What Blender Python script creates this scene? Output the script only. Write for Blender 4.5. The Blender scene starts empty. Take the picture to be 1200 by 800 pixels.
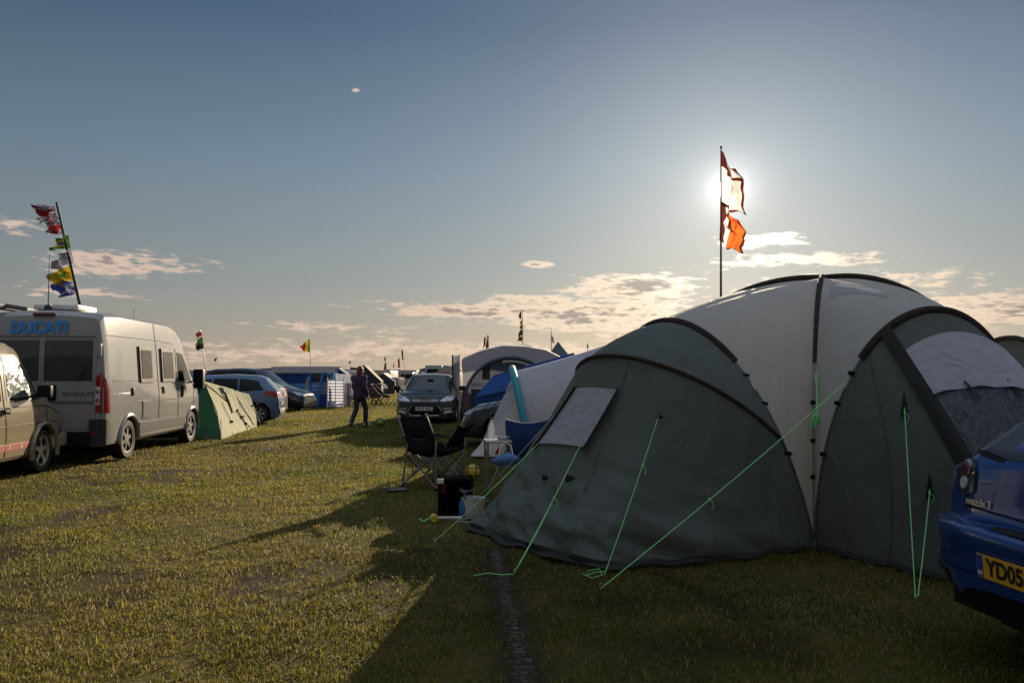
import bpy, bmesh, math, random
import numpy as np
from mathutils import Vector, Matrix, noise as mnoise
random.seed(7)
RNG = np.random.default_rng(11)
PI = math.pi
SC = bpy.context.scene
COL = SC.collection
R = math.radians
V = Vector

# ------------------------------------------------------------------ camera
EYE = V((0, 0, 1.45)); FPX = 933.0; PITCH = math.atan(40 / FPX)
cp, sp = math.cos(PITCH), math.sin(PITCH)
def ray(px, py):
    u, v = (px - 600) / FPX, (400 - py) / FPX
    return V((u, cp - v * sp, sp + v * cp))
def P(px, py, Y):
    d = ray(px, py); return EYE + d * (Y / d.y)
def G(px, py, z=0.0):
    d = ray(px, py); return EYE + d * ((z - EYE.z) / d.z)
def proj(p):
    q = p - EYE
    f = q.y * cp + q.z * sp; u = q.x; w = -q.y * sp + q.z * cp
    return 600 + FPX * u / f, 400 - FPX * w / f
cam = bpy.data.cameras.new('camera'); co = bpy.data.objects.new('camera', cam); COL.objects.link(co)
co.location = EYE; co.rotation_euler = (PI / 2 + PITCH, 0, 0)
cam.sensor_width = 36; cam.lens = 36 * FPX / 1200; cam.clip_end = 6000; cam.clip_start = .05
SC.camera = co
SUN = ray(853, 222).normalized()

# ------------------------------------------------------------------ objects
def tag(o, label=None, cat=None, group=None, kind=None):
    if label: o['label'] = label
    if cat: o['category'] = cat
    if group: o['group'] = group
    if kind: o['kind'] = kind
    return o
def thing(name, label, cat, loc=(0, 0, 0), rz=0, group=None):
    o = bpy.data.objects.new(name, None); COL.objects.link(o)
    o.location = loc; o.rotation_euler = (0, 0, rz); o.empty_display_size = .1
    return tag(o, label, cat, group)
def copy_tree(o, parent=None):
    c = o.copy(); COL.objects.link(c)
    if parent: c.parent = parent
    for ch in [x for x in bpy.data.objects if x.parent == o]:
        copy_tree(ch, c)
    return c

class MB:
    def __init__(s): s.v = []; s.f = []; s.m = []
    def add(s, vs, fs, mi=0):
        b = len(s.v); s.v += [tuple(v) for v in vs]
        s.f += [tuple(b + i for i in f) for f in fs]; s.m += [mi] * len(fs); return s
    def box(s, c, size, rot=None, mi=0, bev=0):
        x, y, z = [k / 2 for k in size]; c = V(c)
        if bev:
            bm = bmesh.new(); bmesh.ops.create_cube(bm, size=1)
            bmesh.ops.scale(bm, vec=size, verts=bm.verts)
            bmesh.ops.bevel(bm, geom=bm.edges[:], offset=bev, segments=2, profile=.6, affect='EDGES')
            bm.verts.ensure_lookup_table()
            vs = [v.co.copy() for v in bm.verts]; fs = [[v.index for v in f.verts] for f in bm.faces]; bm.free()
        else:
            vs = [V((a * x, b * y, d * z)) for a in (-1, 1) for b in (-1, 1) for d in (-1, 1)]
            fs = [(0, 1, 3, 2), (4, 6, 7, 5), (0, 4, 5, 1), (2, 3, 7, 6), (0, 2, 6, 4), (1, 5, 7, 3)]
        if rot is not None: vs = [rot @ v for v in vs]
        return s.add([v + c for v in vs], fs, mi)
    def tube(s, pts, r, n=8, cap=True, flat=None, mi=0):
        pts = [V(p) for p in pts]; k = len(pts)
        rs = r if isinstance(r, (list, tuple)) else [r] * k
        vs = []; up = None
        for i, p in enumerate(pts):
            t = (pts[min(i + 1, k - 1)] - pts[max(i - 1, 0)])
            if t.length < 1e-9: t = V((0, 0, 1))
            t.normalize()
            if up is None:
                up = V((0, 0, 1)) if abs(t.z) < .9 else V((1, 0, 0))
            a = t.cross(up).normalized(); up = a.cross(t).normalized()
            fx, fy = flat if flat else (1, 1)
            for j in range(n):
                q = 2 * PI * j / n
                vs.append(p + a * (math.cos(q) * rs[i] * fx) + up * (math.sin(q) * rs[i] * fy))
        fs = [(i * n + j, i * n + (j + 1) % n, (i + 1) * n + (j + 1) % n, (i + 1) * n + j) for i in range(k - 1) for j in range(n)]
        if cap: fs += [tuple(range(n))[::-1], tuple((k - 1) * n + j for j in range(n))]
        return s.add(vs, fs, mi)
    def lathe(s, prof, M=None, n=24, mi=0):          # prof: (r, z) list round local Z
        vs = []; k = len(prof)
        for r, z in prof:
            for j in range(n):
                q = 2 * PI * j / n; vs.append(V((r * math.cos(q), r * math.sin(q), z)))
        if M is not None: vs = [M @ v for v in vs]
        fs = [(i * n + j, i * n + (j + 1) % n, (i + 1) * n + (j + 1) % n, (i + 1) * n + j) for i in range(k - 1) for j in range(n)]
        return s.add(vs, fs, mi)
    def grid(s, fn, nu, nv, u0=0, u1=1, v0=0, v1=1, mi=0):
        vs = [fn(u0 + (u1 - u0) * i / nu, v0 + (v1 - v0) * j / nv) for i in range(nu + 1) for j in range(nv + 1)]
        w = nv + 1
        fs = [(i * w + j, (i + 1) * w + j, (i + 1) * w + j + 1, i * w + j + 1) for i in range(nu) for j in range(nv)]
        return s.add(vs, fs, mi)
    def prism(s, poly, fn, th, mi=0):                 # poly of (a,b); fn(a,b,t) -> point, t in 0..th
        n = len(poly)
        vs = [fn(a, b, 0) for a, b in poly] + [fn(a, b, th) for a, b in poly]
        fs = [tuple(range(n))[::-1], tuple(range(n, 2 * n))] + [(i, (i + 1) % n, n + (i + 1) % n, n + i) for i in range(n)]
        return s.add(vs, fs, mi)
    def ball(s, c, r, nu=16, nv=10, mi=0):
        c = V(c); rx, ry, rz = r if isinstance(r, (tuple, list)) else (r, r, r)
        prof = [(math.sin(PI * i / nv), -math.cos(PI * i / nv)) for i in range(nv + 1)]
        M = Matrix.Translation(c) @ Matrix.Diagonal((rx, ry, rz, 1))
        return s.lathe([(max(a, 1e-4), b) for a, b in prof], M, nu, mi)
    def build(s, name, mats, parent=None, off=None, smooth=True, auto=None):
        me = bpy.data.meshes.new(name)
        o3 = V(off) if off is not None else V((0, 0, 0))
        me.from_pydata([(v[0] - o3.x, v[1] - o3.y, v[2] - o3.z) for v in s.v], [], s.f)
        ml = mats if isinstance(mats, (list, tuple)) else [mats]
        for m in ml: me.materials.append(m)
        if len(ml) > 1: me.polygons.foreach_set('material_index', s.m)
        bm = bmesh.new(); bm.from_mesh(me)
        bmesh.ops.remove_doubles(bm, verts=bm.verts, dist=1e-5)
        bmesh.ops.recalc_face_normals(bm, faces=bm.faces)
        bm.to_mesh(me); bm.free()
        if smooth:
            me.polygons.foreach_set('use_smooth', [True] * len(me.polygons))
            me.set_sharp_from_angle(angle=R(auto if auto else 38))
        me.update()
        o = bpy.data.objects.new(name, me); COL.objects.link(o)
        if parent: o.parent = parent
        return o
def baked(o, mods):
    """evaluate modifiers of a temp object into plain mesh data"""
    for kind, kw in mods:
        m = o.modifiers.new(kind, kind)
        for k, v in kw.items(): setattr(m, k, v)
    dg = bpy.context.evaluated_depsgraph_get(); dg.update()
    me = bpy.data.meshes.new_from_object(o.evaluated_get(dg))
    mats = list(o.data.materials); o.modifiers.clear(); o.data = me
    return o
def text_geo(body, size, bold=0.0, ext=.004, shear=0, xs=1.0):
    cu = bpy.data.curves.new('t', 'FONT'); cu.body = body; cu.size = size; cu.offset = bold; cu.extrude = ext
    cu.align_x = 'CENTER'; cu.align_y = 'CENTER'; cu.shear = shear; cu.resolution_u = 3
    o = bpy.data.objects.new('t', cu); COL.objects.link(o)
    dg = bpy.context.evaluated_depsgraph_get(); dg.update()
    me = bpy.data.meshes.new_from_object(o.evaluated_get(dg))
    vs = [V((v.co.x * xs, v.co.y, v.co.z)) for v in me.vertices]; fs = [tuple(p.vertices) for p in me.polygons]
    bpy.data.objects.remove(o); bpy.data.curves.remove(cu); bpy.data.meshes.remove(me)
    return vs, fs
def add_text(mb, body, size, c, right, up, bold=0.0, ext=.004, shear=0, xs=1.0, mi=0):
    vs, fs = text_geo(body, size, bold, ext, shear, xs)
    c, right, up = V(c), V(right).normalized(), V(up).normalized(); n = right.cross(up)
    return mb.add([c + right * v.x + up * v.y + n * v.z for v in vs], fs, mi)
def lerp(a, b, t): return a + (b - a) * t
def interp(xs, ys, x): return float(np.interp(x, xs, ys))
def smooth(a, b, x):
    t = min(1, max(0, (x - a) / (b - a))); return t * t * (3 - 2 * t)

# ------------------------------------------------------------------ materials
def nt_new(name):
    m = bpy.data.materials.new(name); m.use_nodes = True
    nt = m.node_tree; nt.nodes.clear()
    return m, nt, nt.nodes, nt.links
def mat(name, col, rough=.5, metal=0., var=.12, vscale=6., bump=0., bscale=40., coat=0., transl=0., spec=.5, stretch=None, trcol=None, alpha=1., col2=None, spots=0.):
    m, nt, N, L = nt_new(name)
    out = N.new('ShaderNodeOutputMaterial'); b = N.new('ShaderNodeBsdfPrincipled')
    tc = N.new('ShaderNodeTexCoord'); src = tc.outputs['Object']
    if stretch:
        mp = N.new('ShaderNodeMapping'); mp.inputs['Scale'].default_value = stretch; L.new(src, mp.inputs[0]); src = mp.outputs[0]
    nz = N.new('ShaderNodeTexNoise'); nz.inputs['Scale'].default_value = vscale; nz.inputs['Detail'].default_value = 5; nz.inputs['Roughness'].default_value = .65
    L.new(src, nz.inputs['Vector'])
    mx = N.new('ShaderNodeMix'); mx.data_type = 'RGBA'
    c2 = col2 if col2 else tuple(min(1, c * (1 + var)) for c in col)
    mx.inputs['A'].default_value = (*[c * (1 - var) for c in col], 1); mx.inputs['B'].default_value = (*c2, 1)
    L.new(nz.outputs['Fac'], mx.inputs['Factor']); cs = mx.outputs['Result']
    L.new(cs, b.inputs['Base Color'])
    b.inputs['Metallic'].default_value = metal; b.inputs['Specular IOR Level'].default_value = spec
    rr = N.new('ShaderNodeMapRange'); rr.inputs['To Min'].default_value = max(.02, rough * .8); rr.inputs['To Max'].default_value = min(1, rough * 1.25)
    L.new(nz.outputs['Fac'], rr.inputs['Value']); L.new(rr.outputs[0], b.inputs['Roughness'])
    if coat: b.inputs['Coat Weight'].default_value = coat; b.inputs['Coat Roughness'].default_value = .06
    if bump:
        n2 = N.new('ShaderNodeTexNoise'); n2.inputs['Scale'].default_value = bscale; n2.inputs['Detail'].default_value = 4; L.new(src, n2.inputs['Vector'])
        bp = N.new('ShaderNodeBump'); bp.inputs['Strength'].default_value = bump; bp.inputs['Distance'].default_value = .03
        L.new(n2.outputs['Fac'], bp.inputs['Height']); L.new(bp.outputs[0], b.inputs['Normal'])
    res = b.outputs[0]
    if transl:
        t = N.new('ShaderNodeBsdfTranslucent'); ms = N.new('ShaderNodeMixShader'); ms.inputs[0].default_value = transl
        if trcol: t.inputs[0].default_value = (*trcol, 1)
        else: L.new(cs, t.inputs[0])
        L.new(res, ms.inputs[1]); L.new(t.outputs[0], ms.inputs[2]); res = ms.outputs[0]
    if alpha < 1:
        tr = N.new('ShaderNodeBsdfTransparent'); ms = N.new('ShaderNodeMixShader'); ms.inputs[0].default_value = alpha
        L.new(tr.outputs[0], ms.inputs[1]); L.new(res, ms.inputs[2]); res = ms.outputs[0]
    L.new(res, out.inputs[0])
    return m
def paint(name, col, var=.05, rough=.35, metal=.0, dirt=.25, coat=.6):
    """car paint: dusty lower down and in patches"""
    m, nt, N, L = nt_new(name)
    out = N.new('ShaderNodeOutputMaterial'); b = N.new('ShaderNodeBsdfPrincipled'); tc = N.new('ShaderNodeTexCoord')
    nz = N.new('ShaderNodeTexNoise'); nz.inputs['Scale'].default_value = 3.5; nz.inputs['Detail'].default_value = 8; nz.inputs['Roughness'].default_value = .7
    L.new(tc.outputs['Object'], nz.inputs['Vector'])
    sx = N.new('ShaderNodeSeparateXYZ'); L.new(tc.outputs['Object'], sx.inputs[0])
    mr = N.new('ShaderNodeMapRange'); mr.inputs['From Min'].default_value = 1.0; mr.inputs['From Max'].default_value = .2
    L.new(sx.outputs['Z'], mr.inputs['Value'])
    mu = N.new('ShaderNodeMath'); mu.operation = 'MULTIPLY_ADD'; L.new(nz.outputs['Fac'], mu.inputs[0]); L.new(mr.outputs[0], mu.inputs[1]); mu.inputs[2].default_value = .08
    m2 = N.new('ShaderNodeMath'); m2.operation = 'MULTIPLY'; L.new(mu.outputs[0], m2.inputs[0]); m2.inputs[1].default_value = dirt * 2; m2.use_clamp = True
    mx = N.new('ShaderNodeMix'); mx.data_type = 'RGBA'; mx.inputs['A'].default_value = (*col, 1); mx.inputs['B'].default_value = (.17, .14, .1, 1)
    L.new(m2.outputs[0], mx.inputs['Factor']); L.new(mx.outputs['Result'], b.inputs['Base Color'])
    rr = N.new('ShaderNodeMapRange'); rr.inputs['To Min'].default_value = rough; rr.inputs['To Max'].default_value = .34; b.inputs['Specular IOR Level'].default_value = .3
    L.new(m2.outputs[0], rr.inputs['Value']); L.new(rr.outputs[0], b.inputs['Roughness'])
    b.inputs['Metallic'].default_value = metal; b.inputs['Coat Weight'].default_value = coat; b.inputs['Coat Roughness'].default_value = .035
    L.new(b.outputs[0], out.inputs[0]); return m
def cloth(name, col, transl=.25, weave=220., wr=.35, var=.14, wscale=3.0, stretch=(1, 1, 1), rough=.75, trcol=None, spec=.25):
    """tent fabric: ripstop grain, creases, faint staining"""
    m, nt, N, L = nt_new(name)
    out = N.new('ShaderNodeOutputMaterial'); b = N.new('ShaderNodeBsdfPrincipled'); tc = N.new('ShaderNodeTexCoord')
    mp = N.new('ShaderNodeMapping'); mp.inputs['Scale'].default_value = stretch; L.new(tc.outputs['Object'], mp.inputs[0])
    nz = N.new('ShaderNodeTexNoise'); nz.inputs['Scale'].default_value = 2.2; nz.inputs['Detail'].default_value = 6; L.new(tc.outputs['Object'], nz.inputs['Vector'])
    n1 = N.new('ShaderNodeTexNoise'); n1.inputs['Scale'].default_value = wscale; n1.inputs['Detail'].default_value = 3; n1.inputs['Distortion'].default_value = 1.2; L.new(mp.outputs[0], n1.inputs['Vector'])
    n2 = N.new('ShaderNodeTexNoise'); n2.inputs['Scale'].default_value = weave; n2.inputs['Detail'].default_value = 1; L.new(tc.outputs['Object'], n2.inputs['Vector'])
    ad = N.new('ShaderNodeMath'); ad.operation = 'MULTIPLY_ADD'; L.new(n2.outputs['Fac'], ad.inputs[0]); ad.inputs[1].default_value = .06; L.new(n1.outputs['Fac'], ad.inputs[2])
    bp = N.new('ShaderNodeBump'); bp.inputs['Strength'].default_value = wr; bp.inputs['Distance'].default_value = .12; L.new(ad.outputs[0], bp.inputs['Height'])
    ml = N.new('ShaderNodeMath'); ml.operation = 'MULTIPLY_ADD'; L.new(n2.outputs['Fac'], ml.inputs[0]); ml.inputs[1].default_value = .35
    m3 = N.new('ShaderNodeMath'); m3.operation = 'MULTIPLY'; L.new(nz.outputs['Fac'], m3.inputs[0]); m3.inputs[1].default_value = .65; L.new(m3.outputs[0], ml.inputs[2])
    mx = N.new('ShaderNodeMix'); mx.data_type = 'RGBA'
    mx.inputs['A'].default_value = (*[c * (1 - var) for c in col], 1); mx.inputs['B'].default_value = (*[min(1, c * (1 + var)) for c in col], 1)
    L.new(ml.outputs[0], mx.inputs['Factor']); L.new(mx.outputs['Result'], b.inputs['Base Color'])
    b.inputs['Roughness'].default_value = rough; b.inputs['Specular IOR Level'].default_value = spec; L.new(bp.outputs[0], b.inputs['Normal'])
    res = b.outputs[0]
    if transl:
        t = N.new('ShaderNodeBsdfTranslucent'); ms = N.new('ShaderNodeMixShader'); ms.inputs[0].default_value = transl
        if trcol: t.inputs[0].default_value = (*trcol, 1)
        else: L.new(mx.outputs['Result'], t.inputs[0])
        L.new(bp.outputs[0], t.inputs['Normal'])
        L.new(res, ms.inputs[1]); L.new(t.outputs[0], ms.inputs[2]); res = ms.outputs[0]
    L.new(res, out.inputs[0]); return m

M = {}
M['glass'] = mat('dark_glass', (.008, .010, .012), .04, var=.3, coat=.0, spec=.22)
M['glass_tint'] = mat('tinted_glass', (.03, .035, .04), .05, var=.3, spec=.6)
M['black'] = mat('black_plastic', (.013, .013, .014), .5, var=.25, vscale=14, spec=.1)
M['dkgrey'] = mat('dark_grey_plastic', (.05, .05, .052), .6, var=.2, vscale=14, bump=.1, bscale=200, spec=.08)
M['grey'] = mat('grey_plastic', (.14, .14, .14), .6, var=.2, vscale=10, spec=.15)
M['tyre'] = mat('tyre_rubber', (.022, .021, .02), .85, var=.35, vscale=9, bump=.2, bscale=60)
M['rim'] = mat('alloy_rim', (.5, .5, .5), .35, metal=.8, var=.2, vscale=10)
M['rim_dark'] = mat('dark_alloy', (.06, .06, .065), .4, metal=.5, var=.3)
M['chrome'] = mat('chrome', (.75, .75, .75), .12, metal=1., var=.08)
M['alu'] = mat('aluminium', (.55, .55, .56), .35, metal=.9, var=.15, vscale=12)
M['steel'] = mat('steel_tube', (.22, .22, .23), .4, metal=.7, var=.25, vscale=20)
M['redlens'] = mat('red_lens', (.35, .012, .015), .15, var=.3, coat=.8, transl=.15)
M['darkred'] = mat('dark_red_lens', (.12, .01, .012), .2, var=.3, coat=.6)
M['whitelens'] = mat('clear_lens', (.55, .55, .56), .12, var=.2, coat=1.)
M['amber'] = mat('amber_lens', (.6, .16, .02), .2, var=.2, coat=.7, transl=.15)
M['lampglass'] = mat('headlamp_glass', (.42, .45, .5), .12, metal=.5, var=.5, vscale=22, coat=1.)
M['plate_white'] = mat('white_number_plate', (.72, .72, .7), .4, var=.06)
M['plate_yellow'] = mat('yellow_number_plate', (.72, .38, .02), .4, var=.1, vscale=20)
M['plate_blue'] = mat('plate_band_blue', (.02, .05, .3), .4, var=.1)
M['ink'] = mat('plate_ink', (.012, .012, .012), .5, var=.2)
M['white'] = mat('white_plastic', (.75, .75, .74), .5, var=.08)
M['pole_black'] = mat('black_pole', (.02, .02, .022), .45, var=.2)
M['rope'] = mat('neon_guy_rope', (.32, .92, .34), .6, var=.08, vscale=60, transl=.2)
M['rope_w'] = mat('pale_guy_rope', (.5, .52, .45), .6, var=.2, vscale=60)
# ------------------------------------------------------------------ vehicles
class Body:
    """lofted car body; x forward from the rear bumper, y to its left, z up"""
    def __init__(s, L, W, zt, zb, roofk=.74, zl=.2, axles=(), rw=.31, plan=None, crown=.03, tuck=.97, archgap=.07):
        s.L, s.W, s.zt, s.zb, s.rk, s.zl, s.ax, s.rw, s.crown, s.tuck = L, W / 2, zt, zb, roofk, zl, axles, rw, crown, tuck
        s.plan = plan or [(0, .80), (.06, .90), (.25, .97), (.8, 1), (L - .9, 1), (L - .4, .95), (L - .12, .86), (L, .74)]
        s.ar = rw + archgap; s.cache = {}; s.cut = None
    def c(s, lst, x): return interp([a for a, _ in lst], [b for _, b in lst], x)
    def section(s, x):
        k = round(x, 4)
        if k in s.cache: return s.cache[k]
        w = s.W * s.c(s.plan, x); zt = s.c(s.zt, x); zb = min(s.c(s.zb, x), zt - .05); zl = s.zl
        kk = smooth(0, .42, zt - zb)
        wr = w * lerp(.86, s.rk, kk); cr = s.crown * lerp(.6, 1, kk)
        rr = min(.07, (zt - zb) * .5)
        arch = 0
        for xa in s.ax:
            d = abs(x - xa)
            if d < s.ar: arch = max(arch, s.rw + math.sqrt(s.ar ** 2 - d * d))
        zm = zl + (zb - zl) * .55
        side = [(w * .93, zl), (w * s.tuck, zl + .05), (w * .995, zl + (zb - zl) * .3), (w, zm), (w * .99, lerp(zm, zb, .6)), (w * .965, zb)]
        if s.cut and x < s.cut[0]: arch = max(arch, s.cut[1])
        side = [(y, max(z, arch)) for y, z in side]
        side += [(lerp(w * .965, wr, .5) + .012 * kk, lerp(zb, zt - rr, .5)), (wr, zt - rr)]
        top = [(wr * .95, zt - rr * .35), (wr * .85, zt), (wr * .5, zt + cr * .75), (0, zt + cr)]
        s.cache[k] = (side, top, wr); return s.cache[k]
    def side_y(s, x, z):
        pts = s.section(x)[0]; pts = pts + s.section(x)[1][:2]
        if z <= pts[0][1]: return pts[0][0]
        for (y0, z0), (y1, z1) in zip(pts, pts[1:]):
            if z0 <= z <= z1 and z1 > z0: return lerp(y0, y1, (z - z0) / (z1 - z0))
        return -1
    def top_z(s, x, y):
        y = abs(y); sd, tp, wr = s.section(x); pts = [sd[-2], sd[-1]] + tp
        for (y0, z0), (y1, z1) in zip(pts, pts[1:]):
            if y1 <= y <= y0: return lerp(z0, z1, (y0 - y) / max(1e-6, y0 - y1))
        return sd[-2][1]
    def inside(s, x, y, z): return s.side_y(x, z) >= abs(y) and z <= s.top_z(x, y) + 1e-4
    def end_x(s, y, z, front):
        n = 160; best = None
        for i in range(n + 1):
            x = s.L * (1 - i / n) if front else s.L * i / n
            if i > n * .55: break
            if s.inside(x, y, z):
                if i == 0: return x
                a = s.L * (1 - (i - 1) / n) if front else s.L * (i - 1) / n; b = x
                for _ in range(10):
                    m = (a + b) / 2
                    if s.inside(m, y, z): b = m
                    else: a = m
                return b
        return s.L if front else 0
    def mesh(s, step=.05):
        xs = set(np.round(np.arange(0, s.L + 1e-6, step), 4)) | {0, s.L}
        for a, _ in s.zt + s.zb + s.plan: xs.add(round(a, 4))
        for xa in s.ax:
            for k in range(-16, 17): xs.add(round(xa + s.ar * k / 16, 4)); 
            xs.add(round(xa - s.ar - .004, 4)); xs.add(round(xa + s.ar + .004, 4))
        xs = sorted(x for x in xs if 0 <= x <= s.L)
        mb = MB(); rows = []
        for x in xs:
            sd, tp, _ = s.section(x); h = sd + tp
            rows.append([V((x, -y, z)) for y, z in h] + [V((x, y, z)) for y, z in h[-2::-1]])
        n = len(rows[0]); vs = [p for r in rows for p in r]
        fs = [(i * n + j, i * n + j + 1, (i + 1) * n + j + 1, (i + 1) * n + j) for i in range(len(rows) - 1) for j in range(n - 1)]
        fs += [tuple(range(n)), tuple((len(rows) - 1) * n + j for j in range(n))[::-1]]
        mb.add(vs, fs); 
        # dark floor inside
        return mb
    def patch(s, kind, poly, off=.006, n=14, m=8, side=-1):
        """poly in (x,z) for kind 'side'; in (y,z) for 'front'/'rear'; monotone in its first coordinate"""
        a0 = min(p[0] for p in poly); a1 = max(p[0] for p in poly)
        def rng(a):
            zs = []
            for (p, q) in zip(poly, poly[1:] + poly[:1]):
                lo, hi = min(p[0], q[0]), max(p[0], q[0])
                if lo - 1e-9 <= a <= hi + 1e-9:
                    if hi - lo < 1e-9: zs += [p[1], q[1]]
                    else: zs.append(lerp(p[1], q[1], (a - p[0]) / (q[0] - p[0])))
            return min(zs), max(zs)
        def surf(a, z):
            if kind == 'side': return V((a, side * s.side_y(a, z), z))
            return V((s.end_x(a, z, kind == 'front'), a, z))
        mb = MB(); e = 1e-4 * (a1 - a0)
        def fn(o):
            def f(u, v):
                a = lerp(a0 + e, a1 - e, u); lo, hi = rng(a); z = lerp(lo, hi, v); p = surf(a, z)
                if kind == 'side': return p + V((0, side * o, o * .25))
                d = 1 if kind == 'front' else -1
                return p + V((d * o, 0, o * .45))
            return f
        mb.grid(fn(off), n, m)
        # skirt so that the panel has an edge
        top, bot = fn(off), fn(-.01)
        ring = [(i / n, 0) for i in range(n)] + [(1, j / m) for j in range(m)] + [(1 - i / n, 1) for i in range(n)] + [(0, 1 - j / m) for j in range(m)]
        k = len(ring); vs = [top(*r) for r in ring] + [bot(*r) for r in ring]
        mb.add(vs, [(i, (i + 1) % k, k + (i + 1) % k, k + i) for i in range(k)])
        return mb

def wheel_parts(r, w, rimk=.68, spokes=5, dark=False):
    Mx = Matrix.Rotation(PI / 2, 4, 'X')
    t = MB(); h = w / 2
    prof = [(r * rimk, -h * .9), (r * .8, -h), (r * .93, -h * .98), (r * .985, -h * .8), (r, -h * .4), (r, h * .4), (r * .985, h * .8), (r * .93, h * .98), (r * .8, h), (r * rimk, h * .9)]
    t.lathe(prof, Mx, 36)
    m = MB(); rr = r * rimk
    for sgn in (1, -1):
        m.lathe([(rr * 1.01, sgn * h * .93), (rr * .93, sgn * h * .9), (rr * .9, sgn * h * .5)], Mx, 36)
        m.lathe([(rr * .2, sgn * h * .72), (rr * .17, sgn * h * .8), (.001, sgn * h * .8)], Mx, 16)
        for k in range(spokes):
            a = 2 * PI * k / spokes + .3; c, sn = math.cos(a), math.sin(a)
            rad = V((c, 0, sn)); tan = V((-sn, 0, c)); ax = V((0, sgn, 0))
            q = []
            for (rd, wd) in ((.1, .2), (.55, .13), (.95, .17)):
                for sg in (-1, 1):
                    q.append(rad * rr * rd + tan * rr * wd * sg + ax * h * (.8 - .05 * rd))
                    q.append(rad * rr * rd + tan * rr * wd * sg * .8 + ax * h * .45)
            fs = []
            for j in (0, 4): fs += [(j, j + 2, j + 6, j + 4), (j + 1, j, j + 4, j + 5), (j + 2, j + 3, j + 7, j + 6)]
            m.add(q, fs)
    d = MB(); d.lathe([(rr * .96, -h * .3), (rr * .96, h * .3)], Mx, 24); d.lathe([(rr * .6, h * .28), (.001, h * .28)], Mx, 20); d.lathe([(rr * .6, -h * .28), (.001, -h * .28)], Mx, 20)
    return t, m, d
def add_wheels(root, B, w=.2, track=.9, spokes=5, rim='rim', rimk=.68):
    t, m, d = wheel_parts(B.rw, w, rimk, spokes)
    first = None
    for xa in B.ax:
        for sy in (-1, 1):
            if first is None:
                o = t.build('wheel', M['tyre'], root); m.build('rim', M[rim], o); d.build('brake_disc', M['black'], o); first = o
            else: o = copy_tree(first, root)
            o.location = (xa, sy * (B.W - w / 2 - .025) , B.rw)
def underbody(root, B):
    u = MB(); x0, x1 = .12, B.L - .15; w = B.W - .26
    u.box(((x0 + x1) / 2, 0, B.zl + .16), (x1 - x0, 2 * w, .26)); 
    for xa in B.ax: u.box((xa, 0, B.rw + .02), (B.ar * 2.2, 2 * w + .02, .7 * B.ar * 1.6))
    u.build('underbody', M['black'], root, smooth=False)
def mirror(root, pos, size=(.12, .2, .15), m='black', side=1):
    b = MB(); b.box(pos, size, bev=.035); b.tube([V(pos) + V((0, -side * size[1] * .4, -.04)), V(pos) + V((.03, -side * (size[1] * .5 + .12), -.08))], .02, 6)
    return b.build('wing_mirror', M[m], root)
def strip_tube(B, pts, r=.008, side=-1, kind='side'):
    """thin seam or trim that follows the body"""
    b = MB()
    if kind == 'side': q = [V((x, side * (B.side_y(x, z) + .001), z)) for x, z in pts]
    else: q = [V((B.end_x(y, z, kind == 'front') + (.001 if kind == 'front' else -.001), y, z)) for y, z in pts]
    b.tube(q, r, 6); return b
def lin(a, b, n=8): return [(lerp(a[0], b[0], i / n), lerp(a[1], b[1], i / n)) for i in range(n + 1)]
def path(*ps, n=6):
    o = [ps[0]]
    for a, b in zip(ps, ps[1:]): o += lin(a, b, n)[1:]
    return o
def number_plate(root, c, right, up, txt, yellow=False, w=.52, h=.111, band=False):
    c, right, up = V(c), V(right).normalized(), V(up).normalized(); n = right.cross(up)
    b = MB(); Rm = Matrix((right, up, n)).transposed()
    b.box(c, (w, h, .008), Rm)
    p = b.build('number_plate', M['plate_yellow' if yellow else 'plate_white'], root)
    t = MB(); add_text(t, txt, h * .98, c + n * .0055 + right * (.025 if band else 0), right, up, bold=.0035, ext=.0012, xs=.93)
    t.build('plate_lettering', M['ink'], p, smooth=False)
    if band:
        k = MB(); k.box(c + n * .0045 - right * (w / 2 - .024), (.04, h * .94, .003), Rm); k.build('country_band', M['plate_blue'], p, smooth=False)
        t = MB(); add_text(t, 'GB', .026, c + n * .007 - right * (w / 2 - .024) - up * h * .3, right, up, bold=.0008, ext=.0008); t.build('country_letters', M['plate_white'], p, smooth=False)
    return p

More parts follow.
